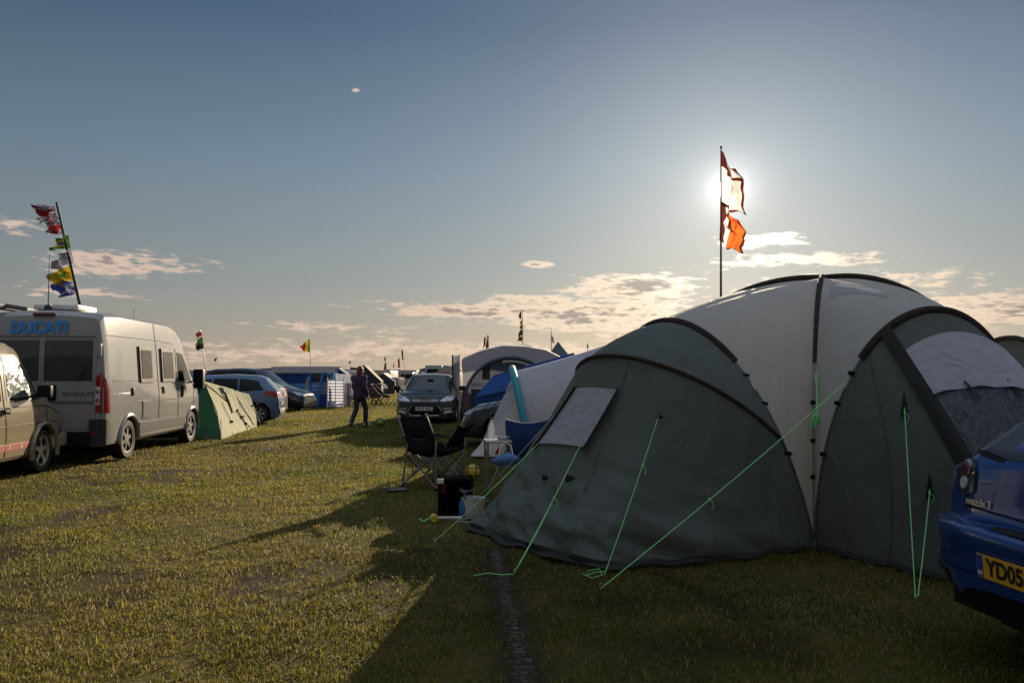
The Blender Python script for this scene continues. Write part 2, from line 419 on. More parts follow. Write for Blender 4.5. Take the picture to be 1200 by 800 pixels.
# ---- beige panel van cut by the frame's edge
M['beige'] = paint('beige_van_paint', (.25, .21, .145), dirt=.2, rough=.14, coat=.6)
M['beige2'] = mat('beige_bumper', (.33, .29, .22), .55, var=.1)
M['redstripe'] = mat('faded_red_stripe', (.3, .06, .035), .5, var=.2, vscale=18)
M['foil'] = mat('silver_window_blind', (.13, .16, .15), .12, metal=.0, var=.85, vscale=9, bump=.4, bscale=9, spec=.3)
def beige_van():
    L = 4.7
    B = Body(L, 1.84, [(0, 1.0), (.03, 1.55), (.18, 1.86), (.6, 1.93), (3.0, 1.93), (3.25, 1.86), (3.55, 1.62), (4.05, 1.12), (4.4, .98), (4.58, .88), (4.66, .7), (4.7, .5)],
             [(0, .95), (3.4, 1.04), (4.1, 1.02), (4.4, .88), (4.7, .5)], roofk=.8, zl=.27, axles=(.88, 3.8), rw=.325,
             plan=[(0, .9), (.08, .97), (.4, 1), (4.0, 1), (4.4, .965), (4.6, .9), (4.7, .82)])
    w = G(46.5, 553); a = PI / 2 + R(6.5); Rz = Matrix.Rotation(a, 3, 'Z')
    loc = w - Rz @ V((3.8, -.86, 0))
    t = thing('panel_van', 'beige panel van cut off by the edge of the photo, red stripe along its sill', 'van', (loc.x, loc.y, 0), a)
    B.mesh().build('body', M['beige'], t, auto=28); underbody(t, B); add_wheels(t, B, .2, spokes=5)
    f = B.patch('side', [(2.75, 1.1), (2.75, 1.75), (3.2, 1.75), (3.72, 1.2), (3.74, 1.1)], .004, side=-1).build('window', M['black'], t)
    B.patch('side', [(2.8, 1.14), (2.8, 1.72), (3.17, 1.72), (3.63, 1.2), (3.64, 1.14)], .008, side=-1).build('pane', M['foil'], f)
    B.patch('side', [(1.0, 1.1), (1.0, 1.75), (2.6, 1.75), (2.6, 1.1)], .006, side=-1).build('window', M['glass'], t)
    B.patch('side', [(2.75, 1.1), (2.75, 1.75), (3.2, 1.75), (3.72, 1.2), (3.74, 1.1)], .006, side=1).build('window', M['glass'], t)
    B.patch('front', [(-.7, 1.18), (-.58, 1.75), (.58, 1.75), (.7, 1.18)], .006).build('windscreen', M['glass'], t)
    for sd in (-1, 1):
        s_ = B.patch('side', [(2.05, .41), (2.05, .5), (3.36, .5), (3.36, .41)], .005, side=sd).build('sill_stripe', M['redstripe'], t)
        if sd < 0:
            for x in (2.75, 3.08): B.patch('side', [(x, .425), (x, .485), (x + .05, .485), (x + .05, .425)], .008, side=sd).build('stripe_motif', M['beige2'], s_)
        am = B.patch('side', [(4.42, .62), (4.42, .82), (4.56, .8), (4.56, .62)], .006, side=sd).build('indicator', M['amber'], t)
        fl = MB()
        for q in np.linspace(0, PI, 19): pass
        pts = [V((3.8 + (B.ar + .02) * math.cos(q), sd * (B.W + .005), B.rw + (B.ar + .02) * math.sin(q))) for q in np.linspace(-.25, PI + .25, 26)]
        fl.tube(pts, .035, 8); fl.build('arch_flare', M['beige'], t)
    b = MB(); b.box((4.62, 0, .44), (.2, 1.74, .22), bev=.05); b.box((4.35, -.86, .44), (.5, .1, .2), bev=.03); b.build('bumper', M['beige2'], t)
    b = MB(); b.box((2.6, -.955, .96), (.14, .04, .05), bev=.012); b.box((2.66, -.945, .96), (.03, .06, .08)); b.build('door_handle', M['black'], t)
    for pts in (path((2.68, .33), (2.66, 1.08), (2.68, 1.8)), path((3.86, 1.03), (3.88, .75), (3.9, .7)), path((2.0, .74), (3.5, .76), (4.5, .74)), path((2.0, 1.02), (3.9, 1.0), (4.35, .86))):
        strip_tube(B, pts, .006).build('panel_gap', M['black'], t)
    g = MB()
    for k in range(4): g.box((4.36 - k * .004, -(B.side_y(4.36, .66 - .03 * k) + .003), .66 - .03 * k), (.09, .012, .012))
    g.build('air_vent', M['black'], t)
    mirror(t, (3.5, -1.04, 1.22), (.1, .2, .18), side=-1); mirror(t, (3.72, 1.1, 1.24), (.14, .24, .22), side=1)
beige_van()

# ---- silver camper van
M['silver'] = paint('silver_van_paint', (.29, .295, .30), dirt=.14, rough=.14, metal=.0, coat=.6)
M['bluelet'] = mat('blue_vinyl', (.04, .3, .8), .4, var=.15)
M['curtain'] = mat('brown_curtain_behind_glass', (.05, .033, .025), .07, var=.75, vscale=9, stretch=(6, 1, 1))
def camper():
    B = Body(5.41, 2.05, [(0, 1.6), (.02, 2.2), (.07, 2.4), (.2, 2.49), (.8, 2.53), (3.2, 2.52), (3.65, 2.44), (4.0, 2.27), (4.35, 1.9), (4.75, 1.42), (5.1, 1.2), (5.3, 1.0), (5.41, .6)],
             [(0, 1.45), (3.5, 1.3), (4.6, 1.28), (5.1, 1.1), (5.41, .55)], roofk=.86, zl=.3, axles=(1.01, 4.46), rw=.34, crown=.04,
             plan=[(0, .95), (.05, .985), (.2, 1), (4.6, 1), (5.0, .96), (5.3, .86), (5.41, .76)], tuck=.98)
    w = G(146.5, 537); a = PI / 2 + R(4.6); Rz = Matrix.Rotation(a, 3, 'Z')
    loc = w - Rz @ V((1.01, -.95, 0))
    t = thing('camper_van', 'silver high roof camper van with blue lettering across its rear doors', 'camper van', (loc.x, loc.y, 0), a)
    B.mesh().build('body', M['silver'], t, auto=28); underbody(t, B); add_wheels(t, B, .22, spokes=6, rim='rim_dark')
    # rear
    for sy in (-1, 1):
        y0, y1 = sorted((sy * .04, sy * .8))
        d = B.patch('rear', [(sorted((sy * .012, sy * .86))[0], .58), (sorted((sy * .012, sy * .86))[0], 2.36), (sorted((sy * .012, sy * .86))[1], 2.36), (sorted((sy * .012, sy * .86))[1], .58)], .008, 4, 20).build('rear_door', M['silver'], t)
        B.patch('rear', [(y0, 1.36), (y0, 2.02), (y1, 2.02), (y1, 1.36)], .014, 6, 6).build('window', M['glass_tint'], d)
        [(lambda gv: (gv.box((-.012, sy * .43, zz), (.02, .8, hh)), gv.build('groove', M['grey'], d)))(MB()) for zz, hh in ((1.02, .035), (2.09, .012))]
        for z in (.8, 1.86):
            h = MB(); h.box((.0, sy * .9, z), (.05, .07, .2), bev=.012); h.build('hinge', M['silver'], d)
        lamp = B.patch('rear', [(sorted((sy * .87, sy * .965))[0], .84), (sorted((sy * .87, sy * .965))[0], 1.5), (sorted((sy * .87, sy * .965))[1], 1.42), (sorted((sy * .87, sy * .965))[1], .84)], .03, 6, 12).build('tail_lamp', M['redlens'], t)
        l2 = B.patch('side', [(.015, .84), (.015, 1.45), (.13, 1.3), (.15, .84)], .012, 4, 12, side=sy).build('lamp_side', M['redlens'], lamp)
        l3 = MB(); l3.box((-.035, sy * .905, 1.12), (.02, .075, .3), bev=.006); l3.build('clear_lens', M['whitelens'], lamp)
        for z in (1.05, 1.19): 
            k = MB(); k.lathe([(.033, 0), (.025, .012), (.001, .014)], Matrix.Translation((-.045, sy * .905, z)) @ Matrix.Rotation(-PI / 2, 4, 'Y'), 14); k.build('bulb_ring', M['grey'], lamp)
    b = MB(); b.box((.0, 0, .41), (.12, 1.62, .26), bev=.02); b.box((-.05, 0, .33), (.16, 1.5, .06), bev=.01); bp = b.build('rear_bumper', M['black'], t)
    for sy in (-1, 1):
        b = MB(); b.grid(lambda u, v: V((lerp(-.05, .36, u), sy * (B.side_y(max(.001, lerp(-.0, .36, u)), .6) * (.93 + .07 * min(1, u * 6) ** .5) + .012 * min(1, u * 4)), lerp(.32, .74 - .1 * u * u, v))), 10, 6)
        b.grid(lambda u, v: V((-.05, sy * lerp(.78, .965, u), lerp(.32, .74, v))), 4, 6)
        b.grid(lambda u, v: V((lerp(-.05, .1, v), sy * lerp(.78, .965, u), .74)), 4, 2)
        b.build('bumper_corner', M['dkgrey'], t)
        k = MB(); k.box((-.06, sy * .87, .5), (.02, .05, .05), bev=.006); k.build('reflector', M['redlens'], t)
    b = MB(); b.box((-.02, -.18, 1.17), (.05, .13, .25), bev=.03); b.build('rear_handle', M['black'], t)
    b = MB(); b.box((.05, 0, 2.455), (.06, .34, .05), bev=.015); b.build('brake_light', M['darkred'], t)
    b = MB(); add_text(b, 'DUCATI', .265, (-.014 + .0, .05, 2.225), (0, -1, 0), (0, 0, 1), bold=.013, ext=.0012, xs=.92, shear=.03); b.build('lettering', M['bluelet'], t, smooth=False)
    b = MB(); add_text(b, 'DUCATO', .085, (-.017, -.62, 1.15), (0, -1, 0), (0, 0, 1), bold=.0015, ext=.004, xs=1.5); b.build('badge', M['grey'], t, smooth=False)
    # side facing the lane
    for (x0, x1) in ((1.5, 2.13), (2.62, 3.32)):
        f = B.patch('side', [(x0, 1.32), (x0, 1.98), (x1, 1.98), (x1, 1.32)], .03, 8, 8).build('window', M['dkgrey'], t)
        B.patch('side', [(x0 + .07, 1.39), (x0 + .07, 1.91), (x1 - .07, 1.91), (x1 - .07, 1.39)], .036, 10, 8).build('pane', M['curtain'], f)
    f = B.patch('side', [(3.6, 1.33), (3.6, 1.93), (3.98, 1.9), (4.42, 1.4), (4.42, 1.33)], .006).build('window', M['glass'], t)
    B.patch('side', [(3.6, 1.33), (3.6, 1.93), (3.98, 1.9), (4.42, 1.4), (4.42, 1.33)], .006, side=1).build('window', M['glass'], t)
    B.patch('front', [(-.86, 1.48), (-.72, 2.1), (.72, 2.1), (.86, 1.48)], .006).build('windscreen', M['glass'], t)
    B.patch('side', [(1.46, .42), (1.46, .6), (4.0, .6), (4.0, .42)], .014, 20, 4).build('rub_strip', M['dkgrey'], t)
    f = B.patch('side', [(1.56, .66), (1.56, 1.0), (1.92, 1.0), (1.92, .66)], .01, 4, 4).build('locker_hatch', M['black'], t)
    B.patch('side', [(1.59, .69), (1.59, .97), (1.89, .97), (1.89, .69)], .014, 4, 4).build('hatch_panel', M['silver'], f)
    for x, z in ((1.12, 1.17), (2.66, 1.17)):
        k = MB(); k.box((x, -B.side_y(x, z) - .012, z), (.07, .03, .14), bev=.012); k.build('side_handle', M['black'], t)
    k = MB(); k.box((3.75, -B.side_y(3.75, 1.12) - .012, 1.12), (.07, .04, .24), bev=.015); k.build('door_handle', M['black'], t)
    for pts in (path((.2, 2.12), (2.4, 2.13), (3.5, 2.1)), path((2.4, .64), (2.42, 1.4), (2.4, 2.45), n=10), path((3.5, .4), (3.5, 1.3), (3.5, 2.0), n=10), path((.45, .98), (2.4, .99), (4.3, .98), n=10), path((.3, 1.36), (2.4, 1.37), (3.5, 1.36), n=10), path((4.5, .8), (4.55, 1.2), (4.4, 1.36))):
        strip_tube(B, pts, .006).build('panel_gap', M['dkgrey'], t)
    for sd in (-1, 1):
        for xa in B.ax:
            fl = MB(); fl.tube([V((xa + (B.ar + .015) * math.cos(q), sd * (B.W - .012), B.rw + (B.ar + .015) * math.sin(q))) for q in np.linspace(-.1, PI + .1, 24)], .035, 8); fl.build('arch_lip', M['silver'], t)
    mirror(t, (4.28, -1.2, 1.38), (.16, .22, .42), side=-1); mirror(t, (4.28, 1.2, 1.38), (.16, .22, .42), side=1)
    # roof furniture
    b = MB(); b.box((1.0, .1, 2.62), (.75, .75, .1), bev=.04); b.build('roof_vent', M['white'], t)
    b = MB(); b.tube([(.5, .16, 2.55), (.5, .16, 2.64)], [.07, .05], 10); b.tube([(.5, .16, 2.62), (.5, .16, 3.5)], [.009, .004], 6); b.build('aerial', M['pole_black'], t)
    b = MB(); b.tube([(.15, 1.0, 2.45), (.2, .98, 2.62), (.4, .8, 2.62), (.5, .5, 2.57)], .035, 8); b.box((1.2, .85, 2.6), (2.4, .16, .1), bev=.04); b.build('roof_rail', M['grey'], t)
    b = MB(); b.tube([(2.2, -.6, 2.55), (2.2, -.6, 2.75)], .006, 5); b.build('whip_aerial', M['black'], t)
    return t, loc, Rz
CAMP, CLOC, CROT = camper()

# ---- ordinary cars
def hatch_poly(p): return [(-y, z) for y, z in p][::-1]
def rear_details(root, B, lamp_poly, win_poly, lampmat='redlens'):
    B.patch('rear', win_poly, .006).build('rear_window', M['glass'], root)
    for sy in (1, -1):
        p = lamp_poly if sy > 0 else hatch_poly(lamp_poly)
        B.patch('rear', p, .012, 8, 6).build('tail_lamp', M[lampmat], root)
def front_details(root, B, lamp_poly, screen_poly):
    B.patch('front', screen_poly, .006).build('windscreen', M['glass'], root)
    for sy in (1, -1):
        p = lamp_poly if sy > 0 else hatch_poly(lamp_poly)
        B.patch('front', p, .012, 10, 6).build('headlamp', M['lampglass'], root)
def side_windows(root, B, polys, mt='glass'):
    for p in polys:
        for sd in (-1, 1): B.patch('side', p, .006, side=sd).build('window', M[mt], root)
def door_lines(root, B, lines, sides=(-1, 1)):
    for pts in lines:
        for sd in sides: strip_tube(B, pts, .005, sd).build('panel_gap', M['black'], root)

M['ltblue'] = paint('pale_blue_paint', (.085, .165, .31), metal=.1, dirt=.08, rough=.18)
def small_hatch():
    L = 3.9
    B = Body(L, 1.69, [(0, .72), (.05, .95), (.12, 1.03), (.42, 1.36), (.62, 1.43), (1.4, 1.47), (2.2, 1.43), (2.75, 1.1), (2.95, .99), (3.5, .86), (3.78, .7), (3.9, .48)],
             [(0, .9), (.3, 1.0), (1.2, .93), (2.9, .87), (3.6, .74), (3.9, .45)], roofk=.72, zl=.2, axles=(.6, 3.1), rw=.3)
    a = PI + R(10); Rz = Matrix.Rotation(a, 3, 'Z'); w = G(302, 497); loc = w - Rz @ V((.6, .78, 0))
    t = thing('hatchback', 'pale blue hatchback parked behind the green and cream tent', 'car', (loc.x, loc.y, 0), a)
    B.mesh().build('body', M['ltblue'], t, auto=28); underbody(t, B); add_wheels(t, B, .19, spokes=7)
    rear_details(t, B, [(.44, .82), (.44, .93), (.8, 1.0), (.8, .84)], [(-.52, 1.06), (-.44, 1.38), (.44, 1.38), (.52, 1.06)])
    for sd in (-1, 1): B.patch('side', [(.03, .78), (.03, .92), (.3, 1.0), (.42, .93), (.42, .86)], .012, side=sd).build('tail_lamp', M['redlens'], t)
    side_windows(t, B, [[(.45, 1.02), (.62, 1.3), (1.15, 1.36), (1.15, .98)], [(1.2, .97), (1.2, 1.36), (1.9, 1.36), (1.9, .93)], [(1.95, .93), (1.95, 1.36), (2.2, 1.3), (2.62, .98), (2.62, .93)]])
    front_details(t, B, [(.4, .62), (.4, .74), (.72, .82), (.72, .66)], [(-.6, 1.0), (-.5, 1.36), (.5, 1.36), (.6, 1.0)])
    door_lines(t, B, [path((1.17, .35), (1.17, .95)), path((1.92, .3), (1.94, .9)), path((2.7, .35), (2.75, .88))])
    number_plate(t, (-.022, 0, .62), (0, -1, 0), (0, 0, 1), 'FX09 KLO', True)
    b = MB(); b.box((.06, 0, .36), (.2, 1.3, .2), bev=.05); b.build('rear_bumper', M['dkgrey'], t)
    b = MB(); b.box((1.35, .87, .84), (.16, .03, .035), bev=.01); b.build('door_handle', M['ltblue'], t)
    b = MB(); b.tube([(-.05, .35, .28), (.3, .35, .28)], .03, 10); b.build('exhaust', M['steel'], t)
    return t
small_hatch()
M['silvercar'] = paint('silver_car_paint', (.24, .25, .27), metal=.1, dirt=.06, rough=.18)
M['navy'] = paint('navy_car_paint', (.010, .013, .05), metal=.1, dirt=.015, rough=.15)
M['charcoal'] = paint('charcoal_car_paint', (.014, .017, .019), metal=.1, dirt=.04, rough=.15, coat=.25)
M['inkblue'] = paint('ink_blue_car_paint', (.014, .02, .038), metal=.3, dirt=.08, rough=.2)
M['cobalt'] = paint('cobalt_car_paint', (.005, .044, .21), metal=.3, dirt=.02, rough=.2, coat=.9)
def generic_car(name, label, paintm, L, W, H, loc, a, plate_f=None, hood=1.05, axles=None, belt=.95, rw=.32, plate_r=None):
    k = H - belt
    B = Body(L, W, [(0, .75), (.06, .98), (.15, belt + .12), (.5, H - .08), (.8, H - .03), (L * .42, H), (L * .56, H - .06), (L * .70, belt + .12), (L * .74, belt + .03), (L - .35, .84), (L - .1, .68), (L, .46)],
             [(0, .9), (.4, belt + .03), (L * .5, belt), (L * .74, belt - .04), (L - .3, .72), (L, .44)], roofk=.74, zl=.2, axles=axles or (L * .19, L * .8), rw=rw)
    t = thing(name, label, 'car', (loc[0], loc[1], 0), a)
    B.mesh().build('body', M[paintm], t, auto=28); underbody(t, B); add_wheels(t, B, .2, spokes=5)
    yo = W / 2 * .94
    rear_details(t, B, [(yo * .62, .85), (yo * .62, .98), (yo, 1.02), (yo, .84)], [(-yo * .68, belt + .12), (-yo * .58, H - .12), (yo * .58, H - .12), (yo * .68, belt + .12)])
    front_details(t, B, [(yo * .5, .62), (yo * .55, .72), (yo * .92, .8), (yo * .92, .66)], [(-yo * .82, belt + .09), (-yo * .68, H - .08), (yo * .68, H - .08), (yo * .82, belt + .09)])
    side_windows(t, B, [[(.5, belt + .08), (.75, H - .14), (L * .3, H - .1), (L * .3, belt + .06)], [(L * .315, belt + .06), (L * .315, H - .1), (L * .46, H - .1), (L * .46, belt + .04)], [(L * .475, belt + .04), (L * .475, H - .1), (L * .55, H - .14), (L * .67, belt + .1), (L * .67, belt + .04)]])
    door_lines(t, B, [path((L * .305, .35), (L * .305, belt)), path((L * .465, .3), (L * .465, belt)), path((L * .69, .35), (L * .7, belt - .06))])
    for sy in (-1, 1): mirror(t, (L * .66, sy * (W / 2 + .08), belt + .1), (.1, .18, .13), 'black', side=sy)
    if plate_f: number_plate(t, (B.end_x(0, .5, True) + .012, 0, .5), (0, 1, 0), (0, 0, 1), plate_f)
    if plate_r: number_plate(t, (-.02, 0, .75), (0, -1, 0), (0, 0, 1), plate_r, True)
    return t, B
# sliver of a silver car
q = G(333, 488)
generic_car('estate_car', 'silver car almost hidden between the pale blue hatchback and the navy people carrier', 'silvercar', 4.2, 1.75, 1.3, (P(324, 440, 28).x, 29.0), PI + R(6), plate_r='YK54 UDR')
# navy people carrier, nose to the lane
q = G(342, 482)
a = R(-9); Rz = Matrix.Rotation(a, 3, 'Z'); lo = q + V((-.45, 0, 0)) - Rz @ V((3.85, -.86, 0))
t, B = generic_car('people_carrier', 'dark navy people carrier with its nose pointing at the grass lane', 'navy', 4.75, 1.86, 1.74, (lo.x, lo.y), a, belt=1.06, axles=(.95, 3.85), rw=.34)
b = MB(); b.box((4.66, 0, .42), (.14, 1.5, .1), bev=.03); b.build('bumper', M['navy'], t)
b = MB(); b.box((4.74, 0, .62), (.03, .9, .05), bev=.01); b.box((4.745, 0, .5), (.03, 1.0, .025)); b.build('grille', M['chrome'], t)
# dark grey estate facing the camera
q = G(494.5, 496)
def estate():
    L, W = 4.78, 1.886
    B = Body(L, W, [(0, .75), (.06, 1.0), (.15, 1.1), (.45, 1.38), (.9, 1.46), (2.0, 1.5), (2.6, 1.45), (3.5, 1.06), (3.62, 1.0), (4.2, .92), (4.55, .82), (4.7, .68), (4.78, .42)],
             [(0, .92), (.4, 1.0), (2.4, .95), (3.55, .9), (4.2, .82), (4.6, .7), (4.78, .4)], roofk=.7, zl=.16, axles=(.95, 3.8), rw=.33,
             plan=[(0, .82), (.06, .92), (.3, .98), (1, 1), (4.0, 1), (4.45, .95), (4.68, .84), (4.78, .72)])
    a = -PI / 2 + R(1.0)
    t = thing('estate_car', 'dark grey car facing the camera on the grass behind the black chairs', 'car', (q.x + .02, q.y + 4.6, 0), a)
    B.mesh().build('body', M['charcoal'], t, auto=28); underbody(t, B); add_wheels(t, B, .22)
    B.patch('front', [(-.72, 1.04), (-.6, 1.42), (.6, 1.42), (.72, 1.04)], .006, 18, 10).build('windscreen', M['glass'], t)
    for sy in (1, -1):
        p = [(.44, .66), (.5, .73), (.66, .82), (.86, .87), (.9, .76), (.8, .69), (.6, .65)]
        if sy < 0: p = hatch_poly(p)
        hl = B.patch('front', p, .014, 14, 8).build('headlamp', M['lampglass'], t)
        pf = [(.56, .3), (.58, .38), (.8, .42), (.82, .33)]
        if sy < 0: pf = hatch_poly(pf)
        B.patch('front', pf, .012, 8, 4).build('fog_lamp', M['whitelens'], t)
        b = MB(); b.tube([V((B.end_x(y, .45, True) + .012, sy * y, .455)) for y in (.55, .66, .78)], .008, 6); b.build('lamp_trim', M['chrome'], t)
        mirror(t, (3.15, sy * 1.05, 1.05), (.12, .22, .15), 'charcoal', side=sy)
    def ring(pts, r, zoff=.012): return [V((B.end_x(y, z, True) + zoff, y, z)) for y, z in pts]
    g = B.patch('front', [(-.52, .37), (-.4, .53), (.4, .53), (.52, .37), (.42, .25), (-.42, .25)], .008, 20, 6).build('lower_grille', M['black'], t)
    b = MB(); b.tube(ring([(-.4, .53), (-.52, .38), (-.42, .25), (0, .245), (.42, .25), (.52, .38), (.4, .53)], .008), .008, 6); b.build('grille_trim', M['chrome'], g)
    g2 = B.patch('front', [(-.4, .66), (-.38, .725), (.38, .725), (.4, .66)], .008, 14, 3).build('upper_grille', M['black'], t)
    b = MB(); 
    for z in (.668, .695, .722): b.tube(ring([(y, z) for y in np.linspace(-.4, .4, 9)], .008), .006, 6)
    b.build('grille_bar', M['chrome'], g2)
    b = MB(); b.ball((B.end_x(0, .7, True) + .02, 0, .7), (.015, .085, .034)); b.build('oval_badge', M['silvercar'], t)
    number_plate(t, (B.end_x(0, .46, True) + .022, -.02, .455), (0, 1, 0), (0, 0, 1), 'EX12 HLK')
    b = MB(); b.box((4.66, 0, .17), (.2, 1.5, .06), bev=.02); b.build('front_splitter', M['black'], t)
    side_windows(t, B, [[(.5, 1.06), (.8, 1.36), (1.5, 1.4), (1.5, 1.02)], [(1.55, 1.02), (1.55, 1.4), (2.4, 1.38), (2.4, .98)], [(2.45, .98), (2.45, 1.38), (2.65, 1.34), (3.25, 1.02), (3.25, .98)]])
    b = MB(); b.box((3.05, .02, 1.3), (.03, .2, .06), bev=.01); b.build('rear_view_mirror', M['black'], t)
    b = MB(); b.box((3.37, -.22, 1.105), (.01, .1, .05)); b.box((3.36, .12, 1.11), (.01, .05, .07)); b.build('tax_disc', M['white'], t)
    rear_details(t, B, [(.55, .85), (.55, 1.0), (.85, 1.02), (.85, .86)], [(-.6, 1.1), (-.5, 1.36), (.5, 1.36), (.6, 1.1)])
    # roof rails catch the light
    for sy in (-1, 1):
        b = MB(); b.tube([(.8, sy * .62, 1.5), (1.0, sy * .63, 1.535), (2.2, sy * .63, 1.55), (2.45, sy * .62, 1.5)], .014, 6); b.build('roof_rail', M['chrome'], t)
estate()
# ink blue car nose sticking out between the tents: nose to the lane
q = G(548, 520)
a = PI - R(8); Rz = Matrix.Rotation(a, 3, 'Z'); lo = V((-.93, 17.0, 0)) - Rz @ V((4.4, .0, 0))
t, B = generic_car('saloon_car', 'ink blue car nosing out from behind the lilac grey tent', 'inkblue', 4.45, 1.78, 1.46, (lo.x, lo.y), a, belt=.95)
b = MB(); b.box((4.38, 0, .3), (.16, 1.4, .1), bev=.03); b.build('bumper', M['black'], t)
for sy in (-1, 1):
    b = MB(); b.tube([V((B.end_x(sy * y, .42, True) + .01, sy * y, .4)) for y in (.45, .6, .72)], .012, 6); b.build('fog_trim', M['chrome'], t)

# ---- cobalt hatchback, rear in the foreground
def near_hatch():
    L, W = 4.42, 1.755
    B = Body(L, W, [(0, .4), (.12, .5), (.165, .66), (.19, .72), (.22, .96), (.3, 1.06), (.75, 1.36), (.9, 1.41), (1.8, 1.46), (2.4, 1.41), (3.1, 1.03), (3.3, .96), (4.1, .8), (4.35, .62), (4.42, .45)],
             [(0, .35), (.14, .45), (.2, .68), (.24, .95), (.5, 1.0), (2.6, .94), (3.3, .88), (4.1, .74), (4.42, .42)], roofk=.68, zl=.22, axles=(.82, 3.46), rw=.315,
             plan=[(0, .5), (.03, .62), (.08, .74), (.16, .85), (.27, .925), (.55, .985), (1.2, 1), (3.6, 1), (4.1, .93), (4.35, .82), (4.42, .7)], crown=.035)
    B.cut = (.47, .47)
    a = R(6.3)
    Rz = Matrix.Rotation(a, 3, 'Z'); loc = V((2.31, 3.68, 0))
    t = thing('hatchback', 'cobalt blue hatchback with a yellow plate parked hard against the big tent', 'car', loc, a)
    B.mesh(.03).build('body', M['cobalt'], t, auto=30); underbody(t, B); add_wheels(t, B, .21)
    gap = B.patch('rear', [(-.72, 1.045), (-.5, 1.345), (.5, 1.345), (.72, 1.045), (.4, 1.0), (0, .99), (-.4, 1.0)], .008, 24, 14).build('rear_window', M['black'], t)
    B.patch('rear', [(-.66, 1.06), (-.465, 1.325), (.465, 1.325), (.66, 1.06), (.38, 1.02), (0, 1.01), (-.38, 1.02)], .013, 24, 14).build('pane', M['glass_tint'], gap)
    for sy in (1, -1):
        p = [(.55, .83), (.55, .95), (.59, 1.0), (.66, .995), (.71, .92), (.7, .83), (.63, .8)]
        if sy < 0: p = hatch_poly(p)
        hs = B.patch('rear', p, .012, 12, 10).build('tail_lamp', M['glass_tint'], t)
        for z, m_, r_ in ((.945, 'darkred', .036), (.868, 'whitelens', .03)):
            circ = lambda k: [(sy * .63 + k * r_ * math.cos(q), z + k * r_ * 1.15 * math.sin(q)) for q in np.linspace(0, 2 * PI, 25)[:-1]]
            bz = B.patch('rear', circ(1.16), .016, 14, 8).build('lens_bezel', M['chrome'], hs)
            B.patch('rear', circ(.92), .021, 14, 8).build('round_lens', M[m_], bz)
    number_plate(t, (-.004, .0, .53), (0, -1, 0), (-.05, 0, 1), 'YD05 LKF', True, band=True)
    # bumper: a shelf that runs round the corner
    def pl(q, o=0.): 
        c, n = max(0., math.cos(q)), math.sin(q)
        return V((.46 - (.46 + o) * c ** .62, (.88 + o) * math.copysign(abs(n) ** .66, n), 0))
    prof = [(-.2, .725), (-.1, .708), (-.03, .69), (-.006, .678), (0, .655), (-.004, .62), (-.012, .56), (-.008, .46), (-.014, .42)]
    prof2 = [(-.012, .43), (-.024, .4), (-.05, .35), (-.14, .32)]
    bp_ = MB(); nq = 64; Q = [lerp(-PI / 2, PI / 2, i / nq) for i in range(nq + 1)]
    vs = [pl(q, o) + V((0, 0, z)) for q in Q for o, z in prof]; k = len(prof)
    bp_.add(vs, [(i * k + j, i * k + j + 1, (i + 1) * k + j + 1, (i + 1) * k + j) for i in range(nq) for j in range(k - 1)])
    bp_ = bp_.build('bumper', M['cobalt'], t, auto=50)
    lv = MB(); k = len(prof2); lv.add([pl(q, o) + V((0, 0, z)) for q in Q for o, z in prof2], [(i * k + j, i * k + j + 1, (i + 1) * k + j + 1, (i + 1) * k + j) for i in range(nq) for j in range(k - 1)]); lv.build('lower_valance', M['black'], t, auto=50)
    cr_ = MB(); cr_.tube([pl(q, -.006) + V((0, 0, .425)) for q in np.linspace(-1.2, 1.2, 50)], .005, 6); cr_.build('bumper_crease', M['black'], bp_)
    strip_tube(B, path((-.62, .76), (0, .735), (.62, .76), n=14), .006, kind='rear').build('panel_gap', M['black'], t)
    rc = MB(); rc.ball((.1, 0, .697), (.06, .33, .018)); rc.build('loading_recess', M['black'], bp_)
    b = MB(); b.lathe([(.062, 0), (.062, .012), (.05, .016), (.05, 0)], Matrix.Translation((B.end_x(0, .93, False) - .008, 0, .93)) @ Matrix.Rotation(-PI / 2 + .2, 4, 'Y') @ Matrix.Diagonal((.85, 1.1, 1, 1)), 28)
    b.tube([V((B.end_x(0, .93, False) - .016, y, z)) for y, z in ((-.06, .955), (-.03, .945), (0, .915), (.03, .945), (.06, .955))], .006, 6); b.build('round_emblem', M['chrome'], t)
    b = MB(); add_text(b, 'mazda 3', .052, (B.end_x(.5, .79, False) - .007, .505, .785), (0, -1, 0), (.1, 0, 1), bold=.0012, ext=.003, xs=1.1); b.build('badge', M['chrome'], t, smooth=False)
    b = MB(); b.tube([(B.end_x(.0, 1.04, False) - .01, -.05, 1.03), (.42, .18, 1.12), (.52, .38, 1.17)], [.012, .009, .005], 6); b.build('rear_wiper', M['black'], t)
    side_windows(t, B, [[(.75, 1.06), (.95, 1.3), (1.5, 1.36), (1.5, 1.0)], [(1.55, .99), (1.55, 1.36), (2.2, 1.35), (2.2, .97)], [(2.25, .97), (2.25, 1.35), (2.45, 1.3), (2.95, .99), (2.95, .97)]])
    front_details(t, B, [(.42, .6), (.42, .7), (.74, .78), (.74, .62)], [(-.66, 1.02), (-.55, 1.36), (.55, 1.36), (.66, 1.02)])
    door_lines(t, B, [path((1.52, .35), (1.52, 1.0)), path((2.22, .3), (2.22, .96))])
near_hatch()
